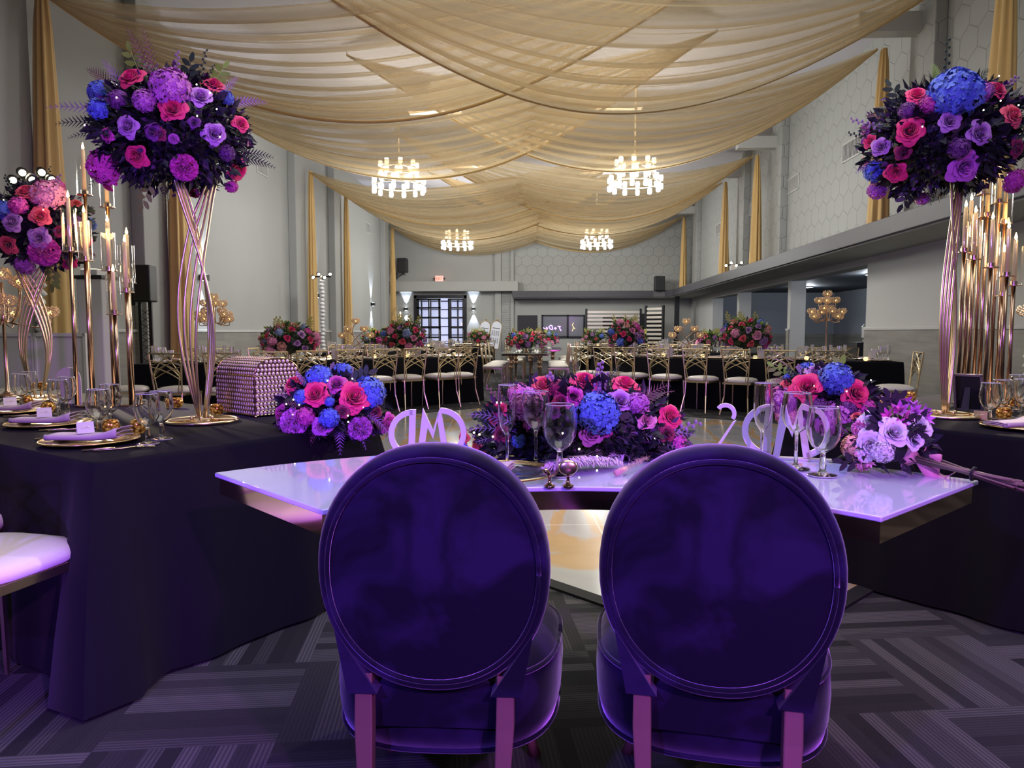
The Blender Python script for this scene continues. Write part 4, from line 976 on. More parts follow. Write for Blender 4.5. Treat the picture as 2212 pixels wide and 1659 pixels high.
def carn_mesh(n=60, seed=4):
    rnd = random.Random(seed); g = MB()
    for i in range(n):
        a0 = rnd.uniform(0, 6.28); k = i/n; hw_ = rnd.uniform(.15,.3); ph = rnd.uniform(0, 6)
        def fn(u, v):
            s = u*2-1; a = a0+s*hw_*3*v; el = PI/2*(1-k*1.25); r = .25+.75*v-.08*abs(math.sin(s*8+ph))*v
            w_ = .13*math.sin(s*7+ph)*v*v
            return (r*math.cos(a)*math.cos(el+w_), r*math.sin(a)*math.cos(el+w_), r*math.sin(el+w_)*.85-.1)
        g.grid(fn, 10, 3)
    g.ball((0,0,-.05), (.5,.5,.4), 10, 6)
    return g
def lily_mesh():
    g = MB()
    for f_ in range(4):
        b = Vector((.5*math.cos(f_*1.6), .5*math.sin(f_*1.6), 0)); ax = Vector((.6*math.cos(f_*1.6), .6*math.sin(f_*1.6), .8)).normalized(); t1 = ax.cross(Vector((0,0,1))).normalized(); t2 = ax.cross(t1)
        for k in range(6):
            a = k*PI/3; d = t1*math.cos(a)+t2*math.sin(a); e = t2*math.cos(a)-t1*math.sin(a)
            g.grid(lambda u, v: tuple(b + ax*(.75*v**.8) + d*(.08+.5*v**1.8) + e*((u*2-1)*.17*math.sin(PI*min(1, v*.93+.05)))), 2, 5)
    return g
def bloom_proto(kind, low=False):
    key = (kind, low)
    if key not in BL_:
        if kind == 'rose': g = rose_mesh(*((13, 4, 4) if low else (30, 8, 7)))
        elif kind == 'hydrangea': g = hyd_mesh(*((46, 2, .27) if low else (190, 2, .165)))
        elif kind == 'carnation': g = carn_mesh(24 if low else 64)
        elif kind == 'peony': g = rose_mesh(26, 7, 5, 7, 1.35)
        else: g = lily_mesh()
        BL_[key] = g
    return BL_[key]
BM_ = {}
BS = {'rose': .76, 'peony': .9, 'hydrangea': .80, 'carnation': .88, 'lily': 1.0}
def bloom(parent, kind, col, loc, nrm, r, low=False, label=None):
    key = (kind, col, low); nrm = Vector(nrm).normalized()
    if key not in BM_:
        g = bloom_proto(kind, low); me = bpy.data.meshes.new(kind); me.from_pydata(g.v, [], g.f); me.polygons.foreach_set('use_smooth', [True]*len(me.polygons)); me.materials.append(PET[col + '_petal']); me.update(); BM_[key] = me
    o = bpy.data.objects.new(kind, BM_[key]); COL.objects.link(o); o.parent = parent; o.location = loc
    o.rotation_euler = (nrm.to_track_quat('Z', 'Y') @ Matrix.Rotation((loc[0]*37+loc[2]*53) % 6.28, 3, 'Z').to_quaternion()).to_euler(); r *= BS[kind]; o.scale = (r, r, r)
    if label: o['label'] = label
    return o
def foliage(parent, c, R, n, mt, size=.05, seed=1, back=True, name='foliage', lo=-.7):
    rnd = random.Random(seed); g = MB(); c = Vector(c)
    for k in range(n):
        z = rnd.uniform(lo, 1); a = rnd.uniform(0, 2*PI); rr = math.sqrt(max(0, 1-z*z)); nr = Vector((rr*math.cos(a), rr*math.sin(a), z))
        p = c + Vector((nr.x*R[0], nr.y*R[1], nr.z*R[2]))*rnd.uniform(.55, .88)
        d = (nr + Vector((rnd.uniform(-1,1), rnd.uniform(-1,1), rnd.uniform(-1,.8)))*.7).normalized(); w = d.cross(Vector((rnd.uniform(-1,1), rnd.uniform(-1,1), rnd.uniform(-1,1)))).normalized(); up = w.cross(d)
        s = size*rnd.uniform(.6, 1.3); ww = s*rnd.uniform(.18,.34)
        g.add([p, p+d*s*.4+w*ww+up*s*.06, p+d*s*.45+up*s*.0, p+d*s*.4-w*ww+up*s*.06, p+d*s-up*s*.12], [(0,1,2),(0,2,3),(1,4,2),(2,4,3)])
    return g.build(name, mt, parent)
def core(parent, c, R, mt):
    return MB().ball(tuple(c), (R[0]*.66, R[1]*.66, R[2]*.66), 14, 10).build('moss_core', mt, parent, smooth=True)
def fern(parent, pts, mt, s=.03, name='fern_sprig', nl=16):
    """stem through pts with paired leaflets"""
    P = [Vector(p) for p in pts]; g = MB(); path = []
    n = 13
    for k in range(n+1):
        u = k/n
        if len(P) == 2: path.append(P[0].lerp(P[1], u))
        else: path.append(P[0]*(1-u)**2 + P[1]*2*u*(1-u) + P[2]*u*u)
    g.tube(path, [.0018*(1-.6*k/n) for k in range(n+1)], 4)
    for k in range(3, n+1):
        t_ = (path[k]-path[k-1]).normalized(); sd = t_.cross(CF).normalized(); ss = s*(1-(k/n)**2*.75)
        for sg in (1, -1):
            d = (sd*sg + t_*.9).normalized(); w = t_*min(.10*ss, .30*(path[k]-path[k-1]).length) + CF*.02*ss
            g.add([path[k]-w, path[k]+d*ss*.5-w*1.3+t_*ss*.06, path[k]+d*ss, path[k]+d*ss*.45+w*1.3, path[k]+w], [(0,1,2,3,4)])
    return g.build(name, mt, parent)
def leafspray(parent, p0, p1, mt, s=.03, n=7, name='leaf_spray'):
    P0, P1 = Vector(p0), Vector(p1); g = MB(); g.tube([P0, P1], .0015, 4); ax = (P1-P0).normalized(); sd = ax.cross(CF).normalized()
    for k in range(n):
        p = P0.lerp(P1, .25+.75*k/(n-1)); sg = 1 if k % 2 else -1
        if k == n-1: d = ax
        else: d = (ax*.7+sd*sg).normalized()
        w = d.cross(CF).normalized()*s*.24
        g.add([p, p+d*s*.3+w, p+d*s*.75+w*.8, p+d*s, p+d*s*.75-w*.8, p+d*s*.3-w], [(0,1,2,3),(0,3,4,5)])
    return g.build(name, mt, parent)
def budspike(parent, p0, p1, mt, s=.007, n=12, name='bud_spike'):
    P0, P1 = Vector(p0), Vector(p1); g = MB(); g.tube([P0, P1], .0014, 4); ax = (P1-P0).normalized(); sd = ax.cross(CF).normalized()
    for k in range(n):
        p = P0.lerp(P1, .2+.8*k/(n-1)) + sd*(s*1.1*(-1)**k)*(1-.5*k/n); g.ball(tuple(p), (s*.8*(1-.4*k/n),)*2+(s*(1-.4*k/n),), 6, 4)
    return g.build(name, mt, parent)
def ell_hit(px, py, c, R):
    """where the sight line through a bloom of the photo meets the arrangement's own ellipsoid"""
    d = ray(px, py); o = CO - c; a = sum((d[i]/R[i])**2 for i in range(3)); b = 2*sum(d[i]*o[i]/R[i]**2 for i in range(3)); cc = sum((o[i]/R[i])**2 for i in range(3)) - 1
    D = b*b-4*a*cc
    t_ = (-b-math.sqrt(D))/(2*a) if D > 0 else -b/(2*a)
    p = CO + d*t_; q_ = p - c; n_ = Vector((q_.x/R[0]**2, q_.y/R[1]**2, q_.z/R[2]**2))
    return p, n_.normalized(), (d*t_).length/FPX*math.sqrt(1)
CN = {'P': 'hot_pink', 'C': 'coral', 'L': 'lavender', 'K': 'pink', 'M': 'magenta', 'O': 'orchid', 'B': 'blue', 'U': 'burgundy', 'W': 'white', 'E': 'peach', 'I': 'paleblue', 'V': 'plum'}
KN = {'r': 'rose', 'h': 'hydrangea', 'c': 'carnation', 'l': 'lily', 'p': 'peony'}
def arrange(root, c, R, blooms, sprigs, seed=1, nfol=500, nback=14, fmat='leafdark', lsize=.06, pal='PMLBO', shrink=.9, flo=-.7, bs=1.0):
    """root: Empty; c: world centre; blooms: (kind+colour, px, py, radius in px)"""
    rl = Vector(root.location); rnd = random.Random(seed); Rs = [r*shrink for r in R]
    core(root, c-rl, R, M[fmat])
    foliage(root, c-rl, R, nfol, M[fmat], lsize, seed, lo=flo); foliage(root, c-rl, [r*1.06 for r in R], nfol//2, M['leaf'], lsize*.6, seed+1, lo=flo); foliage(root, c-rl, [r*1.1 for r in R], nfol//3, M['plumleaf'], lsize*.5, seed+2, lo=flo, name='filler_foliage')
    for (kc, px, py, rp) in blooms:
        p, n_, s_ = ell_hit(px, py, c, Rs); n2 = (n_*1.0 - CF*.75 + Vector((0,0,.15))).normalized()
        r = rp*s_*.98*(bs if kc[0] == 'r' else 1+(bs-1)*.4); bloom(root, KN[kc[0]], CN[kc[1]], p - rl + n2*r*.05, n2, r)
    for k in range(nback):                          # the far side carries flowers too
        a = rnd.uniform(.15, PI-.15); z = rnd.uniform(-.35, .85); rr = math.sqrt(1-z*z); n_ = Vector((rr*math.cos(a), rr*math.sin(a), z))
        kc = rnd.choice(['rose', 'rose', 'hydrangea', 'carnation']); bloom(root, kc, CN[rnd.choice(pal)], c - rl + Vector((n_.x*Rs[0], n_.y*Rs[1], n_.z*Rs[2])), n_, rnd.uniform(.036, .055), low=True)
    for sp in sprigs:
        kind, x0, y0, x1, y1 = sp[:5]; mt = M[sp[5]] if len(sp) > 5 else M['bronze']; size = sp[6] if len(sp) > 6 else .035
        a, n_, s_ = ell_hit(x0, y0, c, R); dd = (a-CO).dot(CF); e = ray(x1, y1); b = CO + e*(dd*1.02)
        a -= rl; b -= rl; a = a + (c-rl-a)*.25
        if kind == 'f': fern(root, [a, (a+b)/2+Vector((0,0,.03)), b], mt, size)
        elif kind == 'd': fern(root, [a, Vector(((a.x+b.x)/2, (a.y+b.y)/2, max(a.z, b.z)+.01)), b], mt, size, name='trailing_fern')
        elif kind == 'l': leafspray(root, a, b, mt, size)
        elif kind == 'b': budspike(root, a, b, mt, size*.22)
    g = MB()
    for k in range(9):
        a = -rnd.uniform(.3, PI-.3); z = rnd.uniform(-.3, .8); rr = math.sqrt(1-z*z); g.ball(tuple(c-rl+Vector((rr*math.cos(a)*R[0], rr*math.sin(a)*R[1], z*R[2]))*1.0), .0035, 6, 4)
    g.build('fairy_lights', M['fairy'], root)
def stand(root, zt, top_r=.10, n=8, rb=.15, neck=.74, bulge=.075, rr=.006, az=0.0, ysp=.030):
    """two fans of rods that bow outward from a ringed base, cross as a lattice and fan out again"""
    ca, sa = math.cos(az), math.sin(az)
    for sd in (-1, 1):
        for j in range(n//2):
            jj = j-(n//2-1)/2; pts = []; nk = neck + jj*.045*1.0
            for i in range(23):
                v = i/22; z = .02+(zt-.02)*v
                if v < nk: w_ = v/nk; x = sd*(.012+bulge*math.sin(PI*w_)**1.05*(1+.1*jj) - .012*w_)
                else: w_ = (v-nk)/(1-nk); x = -sd*(top_r*w_)
                y = jj*(.004+ysp*math.sin(PI*min(1, v*1.1))) ; x += jj*.012*v*sd
                pts.append((x*ca-y*sa, x*sa+y*ca, z))
            MB().tube(pts, rr, 6).build('rod', M['gold'], root, smooth=True)
    g = MB(); g.tube([(rb*math.cos(2*PI*k/40), rb*math.sin(2*PI*k/40), .008) for k in range(41)], .008, 8); g.build('base_ring', M['gold'], root, smooth=True)
    g = MB(); g.lathe([(rb*.97,.002),(rb*.97,.006),(.001,.006)], 40); g.build('base_mirror', M['mirrorgold'], root)
    for k in range(4): MB().tube([(0,0,.014),(rb*math.cos(k*PI/2+.3), rb*math.sin(k*PI/2+.3), .012)], .004, 6).build('base_spoke', M['gold'], root)
    for k in range(5): MB().ball((.045*math.cos(k*1.257), .045*math.sin(k*1.257), .022), .009, 10, 8).build('base_stud', M['gold'], root, smooth=True)

# tall arrangement, left
t = thing('flower_stand', 'tall gold rod stand with a ball of roses and hydrangeas, left foreground', 'flower arrangement', (-1.57, 3.14, TZ), .0)
c = ony(372, 288, 3.14); t.rotation_euler = (0, 0, 0); t.location = (-1.57, 3.14, TZ)
c = Vector((c.x, 3.14, c.z)); zt = c.z-.18-TZ
stand(t, zt, .085, bulge=.05, az=.95)
arrange(t, c, (.355, .33, .275), [('rP',285,170,34),('rP',374,237,35),('rP',296,337,30),('rP',512,368,30),('rP',462,187,32),('rP',520,268,24),('rL',277,273,29),('rL',433,210,31),('rL',463,290,30),
    ('hO',368,192,46),('hM',228,362,40),('cM',398,362,31),('hO',312,218,26),('hB',215,200,26),('hB',214,236,24),('hB',488,212,18),('rM',232,292,20),('rV',330,285,22),('cO',375,300,12),('rU',345,290,18),('hV',255,215,22),('rP',232,400,16),('hM',500,402,16),
    ('rU',420,418,16),('hV',490,330,20),('rV',420,265,16)],
    [('f',325,160,275,62,'bronze',.05),('f',330,165,308,58,'bronze',.045),('f',205,235,102,232,'lilacspike',.045),('f',190,270,122,268,'leafdark',.05),('f',200,290,150,298,'leafdark',.04),('f',210,170,190,150,'bronze',.05),('f',240,190,222,130,'lilacspike',.04),
     ('f',515,215,572,222,'lilacspike',.045),('f',505,210,512,168,'lilacspike',.04),('f',540,355,588,340,'leafdark',.045),('f',540,360,592,362,'leafdark',.045),('l',290,150,283,112,'fresh',.05),('l',470,170,482,148,'fresh',.05),('l',410,160,412,135,'leaf',.05),('l',320,410,308,440,'fresh',.045),
     ('b',445,170,445,108,'leaf',.04),('b',385,170,383,112,'lilacspike',.045),('b',455,165,462,140,'leaf',.03),('f',340,120,350,170,'bronze',.05),('d',350,420,355,455,'fresh',.035),('d',200,380,195,405,'leafdark',.05)], seed=11, nfol=1700, lsize=.055, flo=-.95)
# tall arrangement, right
t = thing('flower_stand', 'tall gold rod stand with a large flower ball, right foreground by the lights', 'flower arrangement', (1.93, 3.53, TZ))
c = ony(2036, 300, 3.53); c = Vector((c.x, 3.53, c.z)); stand(t, c.z-.19-TZ, .06, bulge=.05, az=.75, ysp=.006)
arrange(t, c, (.385, .34, .29), [('hB',2062,205,55),('hB',2100,190,22),('hB',1890,370,25),('rP',1965,284,35),('rP',1935,372,27),('rP',2152,195,26),('rP',1980,207,27),('rP',1880,305,18),('rC',2185,250,28),('rL',2050,262,27),('rL',1903,318,24),('rL',2115,288,30),
    ('hO',2120,200,24),('pO',2082,360,30),('hO',1895,410,22),('hO',1992,428,16),('hM',2008,225,22),('rU',1950,330,20),('hV',2070,320,24),('rU',2195,320,22),('hV',1960,240,20),('hM',2190,390,26)],
    [('b',2045,165,2048,85,'leaf',.05),('b',2190,180,2198,165,'lilacspike',.05),('b',1880,275,1838,258,'lilacspike',.045),('b',1870,305,1833,288,'leafdark',.04),('l',1935,215,1925,188,'leaf',.05),('f',2030,165,2015,140,'fresh',.04),('f',1880,365,1850,372,'lilacspike',.035),
     ('f',2120,175,2135,150,'leaf',.04),('b',1870,375,1850,372,'plumbud',.03) if False else ('f',1880,255,1870,250,'bronze',.03),('l',1960,420,1950,440,'leaf',.05),('d',2000,410,2010,440,'leafdark',.05)], seed=12, nfol=1700, lsize=.058, flo=-.95)
# stand farther along the left table
t = thing('flower_stand', 'shorter gold rod stand with pink and lavender flowers at the far left', 'flower arrangement', (-3.07, 4.12, TZ))
c = ony(88, 492, 4.12); c = Vector((c.x, 4.12, c.z)); stand(t, c.z-.17-TZ, .09, bulge=.06, az=.64)
arrange(t, c, (.30, .29, .27), [('hK',105,425,36),('rC',55,415,24),('rC',87,468,25),('rL',27,480,25),('rL',85,515,27),('cM',95,543,32),('hM',40,445,20),('hO',55,572,22),('rC',18,528,24),('rC',165,440,14),('rP',185,520,16),('hM',120,405,20),('hB',5,455,20),('rP',150,570,18),('hV',160,480,18),('rU',130,500,16)],
    [('b',120,420,128,378,'lilacspike',.06),('b',20,400,10,380,'leaf',.05),('f',175,500,205,480,'leaf',.05),('f',170,540,205,555,'bronze',.05),('l',120,585,112,612,'fresh',.07),('b',105,410,108,360,'leaf',.035),('l',150,440,190,455,'leaf',.04)], seed=13, nfol=1100, lsize=.058, flo=-.95)
# low arrangement, left table end
t = thing('flower_centrepiece', 'low overflowing arrangement of roses and blue hydrangea beside the crystal chest', 'flower arrangement', (-.93, 3.02, TZ), 0)
c = Vector((-.93, 2.99, TZ+.075))
arrange(t, c, (.235, .20, .175), [('rP',682,853,30),('rP',766,858,36),('rP',635,830,24),('rM',727,830,22),('rO',695,922,22),('rM',607,893,18),('rM',838,913,22),('hB',690,818,32),('hB',740,803,22),('hB',795,850,40),('hB',712,903,24),('hB',652,858,18),('hB',712,868,12),
    ('cO',635,913,32),('cO',778,925,28),('hM',660,900,22),('rU',740,890,16),('hO',612,915,16),('rU',812,890,14)],
    [('f',605,850,594,862,'lilacspike',.035),('b',722,800,718,785,'lilacspike',.04),('b',770,810,760,795,'lilacspike',.04),('b',650,820,640,805,'lilacspike',.035),('l',760,812,795,808,'leaf',.05),('d',690,930,668,965,'bronze',.04),('d',740,930,735,980,'lilacspike',.045),('d',770,935,790,970,'lilacspike',.03),
     ('d',815,905,850,965,'bronze',.04),('f',820,870,850,885,'leaf',.035),('f',810,850,832,860,'bronze',.03),('f',720,870,712,835,'lilacspike',.02),('f',700,900,690,885,'leaf',.03),('d',660,880,610,872,'bronze',.03),('d',800,900,845,945,'lilacspike',.03)], seed=14, bs=1.38, nfol=750, nback=8, lsize=.05)
# centre arrangement on the sweetheart table
t = thing('flower_centrepiece', 'wide arrangement with a big blue hydrangea in the middle of the white table', 'flower arrangement', (.10, 2.30, SZ))
c = Vector((.10, 2.30, SZ+.065))
arrange(t, c, (.37, .125, .20), [('rP',1262,825,30),('rP',1350,832,30),('rC',1175,835,30),('rP',1447,900,27),('rC',1034,968,20),('rC',1003,945,18),('rP',1080,885,18),('rC',1066,905,15),('rM',1240,858,24),('rL',1340,867,27),('rO',1277,935,28),('hO',1140,875,40),('hK',1120,850,26),('hO',1378,872,27),('rK',1396,908,22),
    ('hU',1205,840,22),('rU',1212,868,20),('rU',1085,940,20),('rU',1440,938,18),('hM',1465,955,20),('hB',1292,895,52),('hB',1000,967,16),('hB',1120,952,18),('rV',1195,890,16),('hM',1310,935,14),('hV',1480,965,18),('rK',1160,860,14),('hM',1150,915,22)],
    [('f',1100,925,1012,895,'lilacspike',.035),('f',1095,940,1000,930,'lilacspike',.03),('f',1080,960,1030,955,'lilacspike',.03),('f',1395,875,1445,832,'bronze',.035),('f',1400,880,1455,845,'bronze',.025),('b',1300,830,1298,782,'lilacspike',.045),('b',1308,835,1310,805,'lilacspike',.04),('f',1420,950,1500,940,'lilacspike',.035),
     ('f',1420,965,1495,965,'leafdark',.035),('b',1460,950,1512,912,'lilacspike',.045),('b',1195,835,1185,808,'lilacspike',.05),('b',1060,870,1050,835,'bronze',.03),('f',1315,830,1340,790,'leaf',.02),('l',1330,900,1372,915,'leaf',.09),('l',1330,930,1350,960,'leafdark',.08),('f',1380,930,1470,975,'lilacspike',.03)],
    seed=15, bs=1.42, nfol=1100, nback=10, lsize=.055, flo=-.35)
# low arrangement, right table end
t = thing('flower_centrepiece', 'low arrangement of red-pink roses and blue hydrangea left of the bridal bouquet', 'flower arrangement', (1.32, 3.45, TZ))
c = Vector((1.30, 3.38, TZ+.085))
arrange(t, c, (.25, .18, .165), [('rP',1743,838,34),('rP',1848,850,30),('rC',1700,830,14),('rL',1762,806,22),('rC',1778,798,14),('hB',1805,820,38),('hB',1745,800,20),('hO',1692,868,30),('hK',1700,895,26),('hO',1800,905,40),('rK',1845,898,22),('hM',1870,880,20),('hV',1770,880,22),('hV',1830,885,20),('rM',1675,850,16),('hB',1705,818,14),('hO',1755,915,20)],
    [('l',1815,815,1818,788,'fresh',.06),('l',1700,812,1672,792,'fresh',.045),('b',1715,815,1700,795,'leaf',.05),('b',1735,805,1722,790,'lilacspike',.05),('f',1690,830,1668,822,'bronze',.035),('d',1775,860,1778,905,'bronze',.02)], seed=16, bs=1.3, nfol=750, nback=8, lsize=.055, flo=-.4)

# bridal bouquet lying on the table
t = thing('bridal_bouquet', 'hand-tied bridal bouquet with white blooms lying on the right of the white table', 'bouquet', (1.00, 2.05, SZ))
c = Vector((.985, 2.08, SZ+.085)); rl = Vector(t.location)
core(t, c-rl, (.11,.10,.08), M['leafdark']); foliage(t, c-rl, (.125,.11,.10), 160, M['leafdark'], .05, 5); 
for (k, co_, px, py, rp) in (('peony','white',1882,915,30),('peony','white',1932,935,32),('peony','white',1985,918,30),('peony','white',1880,962,32),('peony','white',1975,950,22),('hydrangea','peach',1845,965,30),('carnation','pink',1860,925,22),('hydrangea','white',1905,975,28),('hydrangea','pink',1862,1000,20),
        ('rose','coral',1850,898,16),('lily','orchid',1945,885,30),('lily','orchid',1982,895,24),('lily','magenta',1935,905,24),('rose','pink',1868,905,14),('lily','pink',1870,985,18)):
    p, n_, s_ = ell_hit(px, py, c, (.115,.10,.085)); n2 = (n_-CF*.6).normalized(); bloom(t, k, co_, p-rl, n2, rp*s_)
for (a, b) in (((1930,880),(1915,858)),((1915,895),(1890,888)),((1920,880),(1935,862)),((1905,905),(1885,915)),((1950,925),(1975,935)),((1860,1000),(1815,995)),((1940,900),(1965,912))):
    p, n_, s_ = ell_hit(*a, c, (.12,.10,.09)); e = CO + ray(*b)*((p-CO).dot(CF)); leafspray(t, p-rl-CF*.02, e-rl-CF*.02, M['leafdark'], .035, 5)
e0 = onz(1960, 985, SZ+.05)-rl; e1 = ony(2200, 1050, 1.86)-rl; rnd = random.Random(3); g = MB()
for k in range(22):
    o1 = Vector((rnd.uniform(-.022,.022), rnd.uniform(-.012,.012), rnd.uniform(-.012,.014))); o2 = Vector((rnd.uniform(-.016,.016), rnd.uniform(-.01,.01), rnd.uniform(-.016,.016)))
    g.tube([e0+o1*1.3, e0.lerp(e1, .5)+o1*.45, e1+o2+(e1-e0).normalized()*rnd.uniform(-.03,.02)], .0028, 6)
g.build('stems', mat('cut_stem', L((112,100,80)), .6, var=.3), t, smooth=True)
p = e0.lerp(e1, .62); ax = (e1-e0).normalized(); s1 = ax.cross(Z1).normalized(); s2 = ax.cross(s1)
g = MB(); g.tube([p + (s1*math.cos(2*PI*k/16)+s2*math.sin(2*PI*k/16))*.0165 for k in range(17)], .004, 6); g.build('binding', M['black'], t)
rib = mat('sheer_peach_ribbon', L((214,150,160)), .5, sheen=.3)
g = MB(); p = e0.lerp(e1, .12)
for (dx, dy, dz, sz) in ((-.05,-.01,.01,1), (.045,-.02,-.015,1), (.02,.02,.02,.8)):
    tip = p+Vector((dx,dy,dz))
    g.grid(lambda u, v: tuple(p.lerp(tip, math.sin(PI*u)) + Vector((0,-.006,.028*sz))*(v-.5)*2*math.sin(PI*(.1+.8*u)) + Vector((0,-.018,.01))*math.sin(2*PI*u)), 12, 3)
g.grid(lambda u, v: tuple(p + Vector((.06*u+.03*v-.01, -.05*u, -.05*math.sin(PI*u*.8)-.01+.02*v))), 10, 2)
g.build('ribbon', rib, t, smooth=True, solid=.0008)

# feather fan and pampas boutonniere
t = thing('feather_spray', 'pale pink ostrich feather spray lying on the white table between the chairs', 'feather', tuple(onz(1290, 1010, SZ)))
rl = Vector(t.location); rnd = random.Random(9); fm = mat('blush_feather', L((226,202,220)), .8, sheen=.6)
for (px0, py0, px1, py1, W) in ((1345,1005,1180,1022,.060),(1345,995,1215,975,.065),(1355,985,1290,945,.06),(1360,995,1350,950,.05)):
    a = onz(px0, py0, SZ+.008)-rl; b = onz(px1, py1, SZ+.008)-rl; g = MB(); g.tube([a, (a+b)/2+Vector((0,0,.012)), b], .0012, 4); d = (b-a); n_ = Vector((-d.y, d.x, 0)).normalized()
    for k in range(420):
        u = rnd.random()**.8; sg = rnd.choice((-1,1)); p = a.lerp(b, u)+Vector((0,0,.012*math.sin(PI*u))); q_ = p + d.normalized()*rnd.uniform(.01,.035) + n_*sg*W*(math.sin(PI*min(1, u*.9+.1))*.8+.25)*rnd.uniform(.6,1.1) + Vector((0,0,rnd.uniform(0,.022)))
        m_ = (p+q_)/2+Vector((0,0,.012)); w = d.normalized()*.0022
        g.add([p-w, p+w, m_+w, m_-w, q_], [(0,1,2,3),(3,2,4)])
    g.build('feather', fm, t)
t = thing('boutonniere', 'dried pampas boutonniere wrapped in ribbon lying right of the feathers', 'boutonniere', tuple(onz(1370, 1015, SZ)))
rl = Vector(t.location); a = onz(1330, 1022, SZ+.012)-rl; b = onz(1400, 990, SZ+.03)-rl
MB().tube([a, a.lerp(b,.3)], [.009,.008], 12).build('ribbon_wrap', rib, t, smooth=True)
g = MB()
for k in range(200):
    u = rnd.uniform(.25, 1); p = a.lerp(b, u); d = Vector((rnd.uniform(-1,1), rnd.uniform(-1,1), rnd.uniform(-.6,1)))*.02*(1-.3*u); g.add([p, p+d*.5+Vector((.001,0,0)), p+d], [(0,1,2)])
g.build('pampas_head', mat('pampas', L((214,176,160)), .8), t)

# freestanding monogram letters, seen from behind
LT = mat('white_acrylic_letter', L((216,206,214)), .35)
def arc(cx, cz, rx, rz, a0, a1, w, n=20):
    o = [(cx+rx*math.cos(a0+(a1-a0)*k/n), cz+rz*math.sin(a0+(a1-a0)*k/n)) for k in range(n+1)]; i_ = [(cx+(rx-w)*math.cos(a1-(a1-a0)*k/n), cz+(rz-w)*math.sin(a1-(a1-a0)*k/n)) for k in range(n+1)]
    return o + i_
RX = Matrix.Rotation(PI/2, 4, 'X')
def monogram(label, loc, rz, two, s=1):
    t = thing('monogram_letters', label, 'sign', loc, rz, 'freestanding monogram letters'); th = .009; t.scale = (s,)*3
    def piece(name, polys):
        g = MB()
        for p in polys: g.prism(p, -th, th, RX)
        g.build(name, LT, t, bevel=.001)
    piece('reversed_letter_d', [arc(.085, .075, .085, .085, PI/2, 3*PI/2, .019), [(.066,-.01),(.088,-.01),(.094,.16),(.072,.16)]])
    piece('letter_m', [[(.096,-.01),(.115,-.01),(.134,.10),(.118,.165)], [(.118,.165),(.126,.115),(.152,.058),(.152,.088)], [(.152,.058),(.152,.088),(.170,.150),(.178,.165)]])
    piece('joined_letter_d', [[(.165,.135),(.178,.165),(.208,-.005),(.186,-.005)], arc(.178, .078, .088, .087, -PI/2+.2, PI/2, .019)])
    g = MB(); g.box(.0, .27, -.018, .018, -.014, -.008); g.build('foot', LT, t)
    if two: piece('number_two', [arc(-.052, .125, .034, .034, -.6, PI*.8, .013), [(-.028,.100),(-.018,.105),(-.075,.005),(-.088,.002)], [(-.09,-.008),(-.015,-.008),(-.015,.006),(-.088,.006)]])
q = onz(850, 966, SZ); monogram('white joined initials standing left of the centre flowers', (-.56, 2.24, SZ+.014), -.08, False, 1.05) if False else monogram('white joined initials standing left of the centre flowers', (-.50, 2.2, SZ+.014), .1, False, .92)
monogram('white joined initials and number standing behind the right trio of glasses', (.63, 2.32, SZ+.014), -.28, True, 1.0)

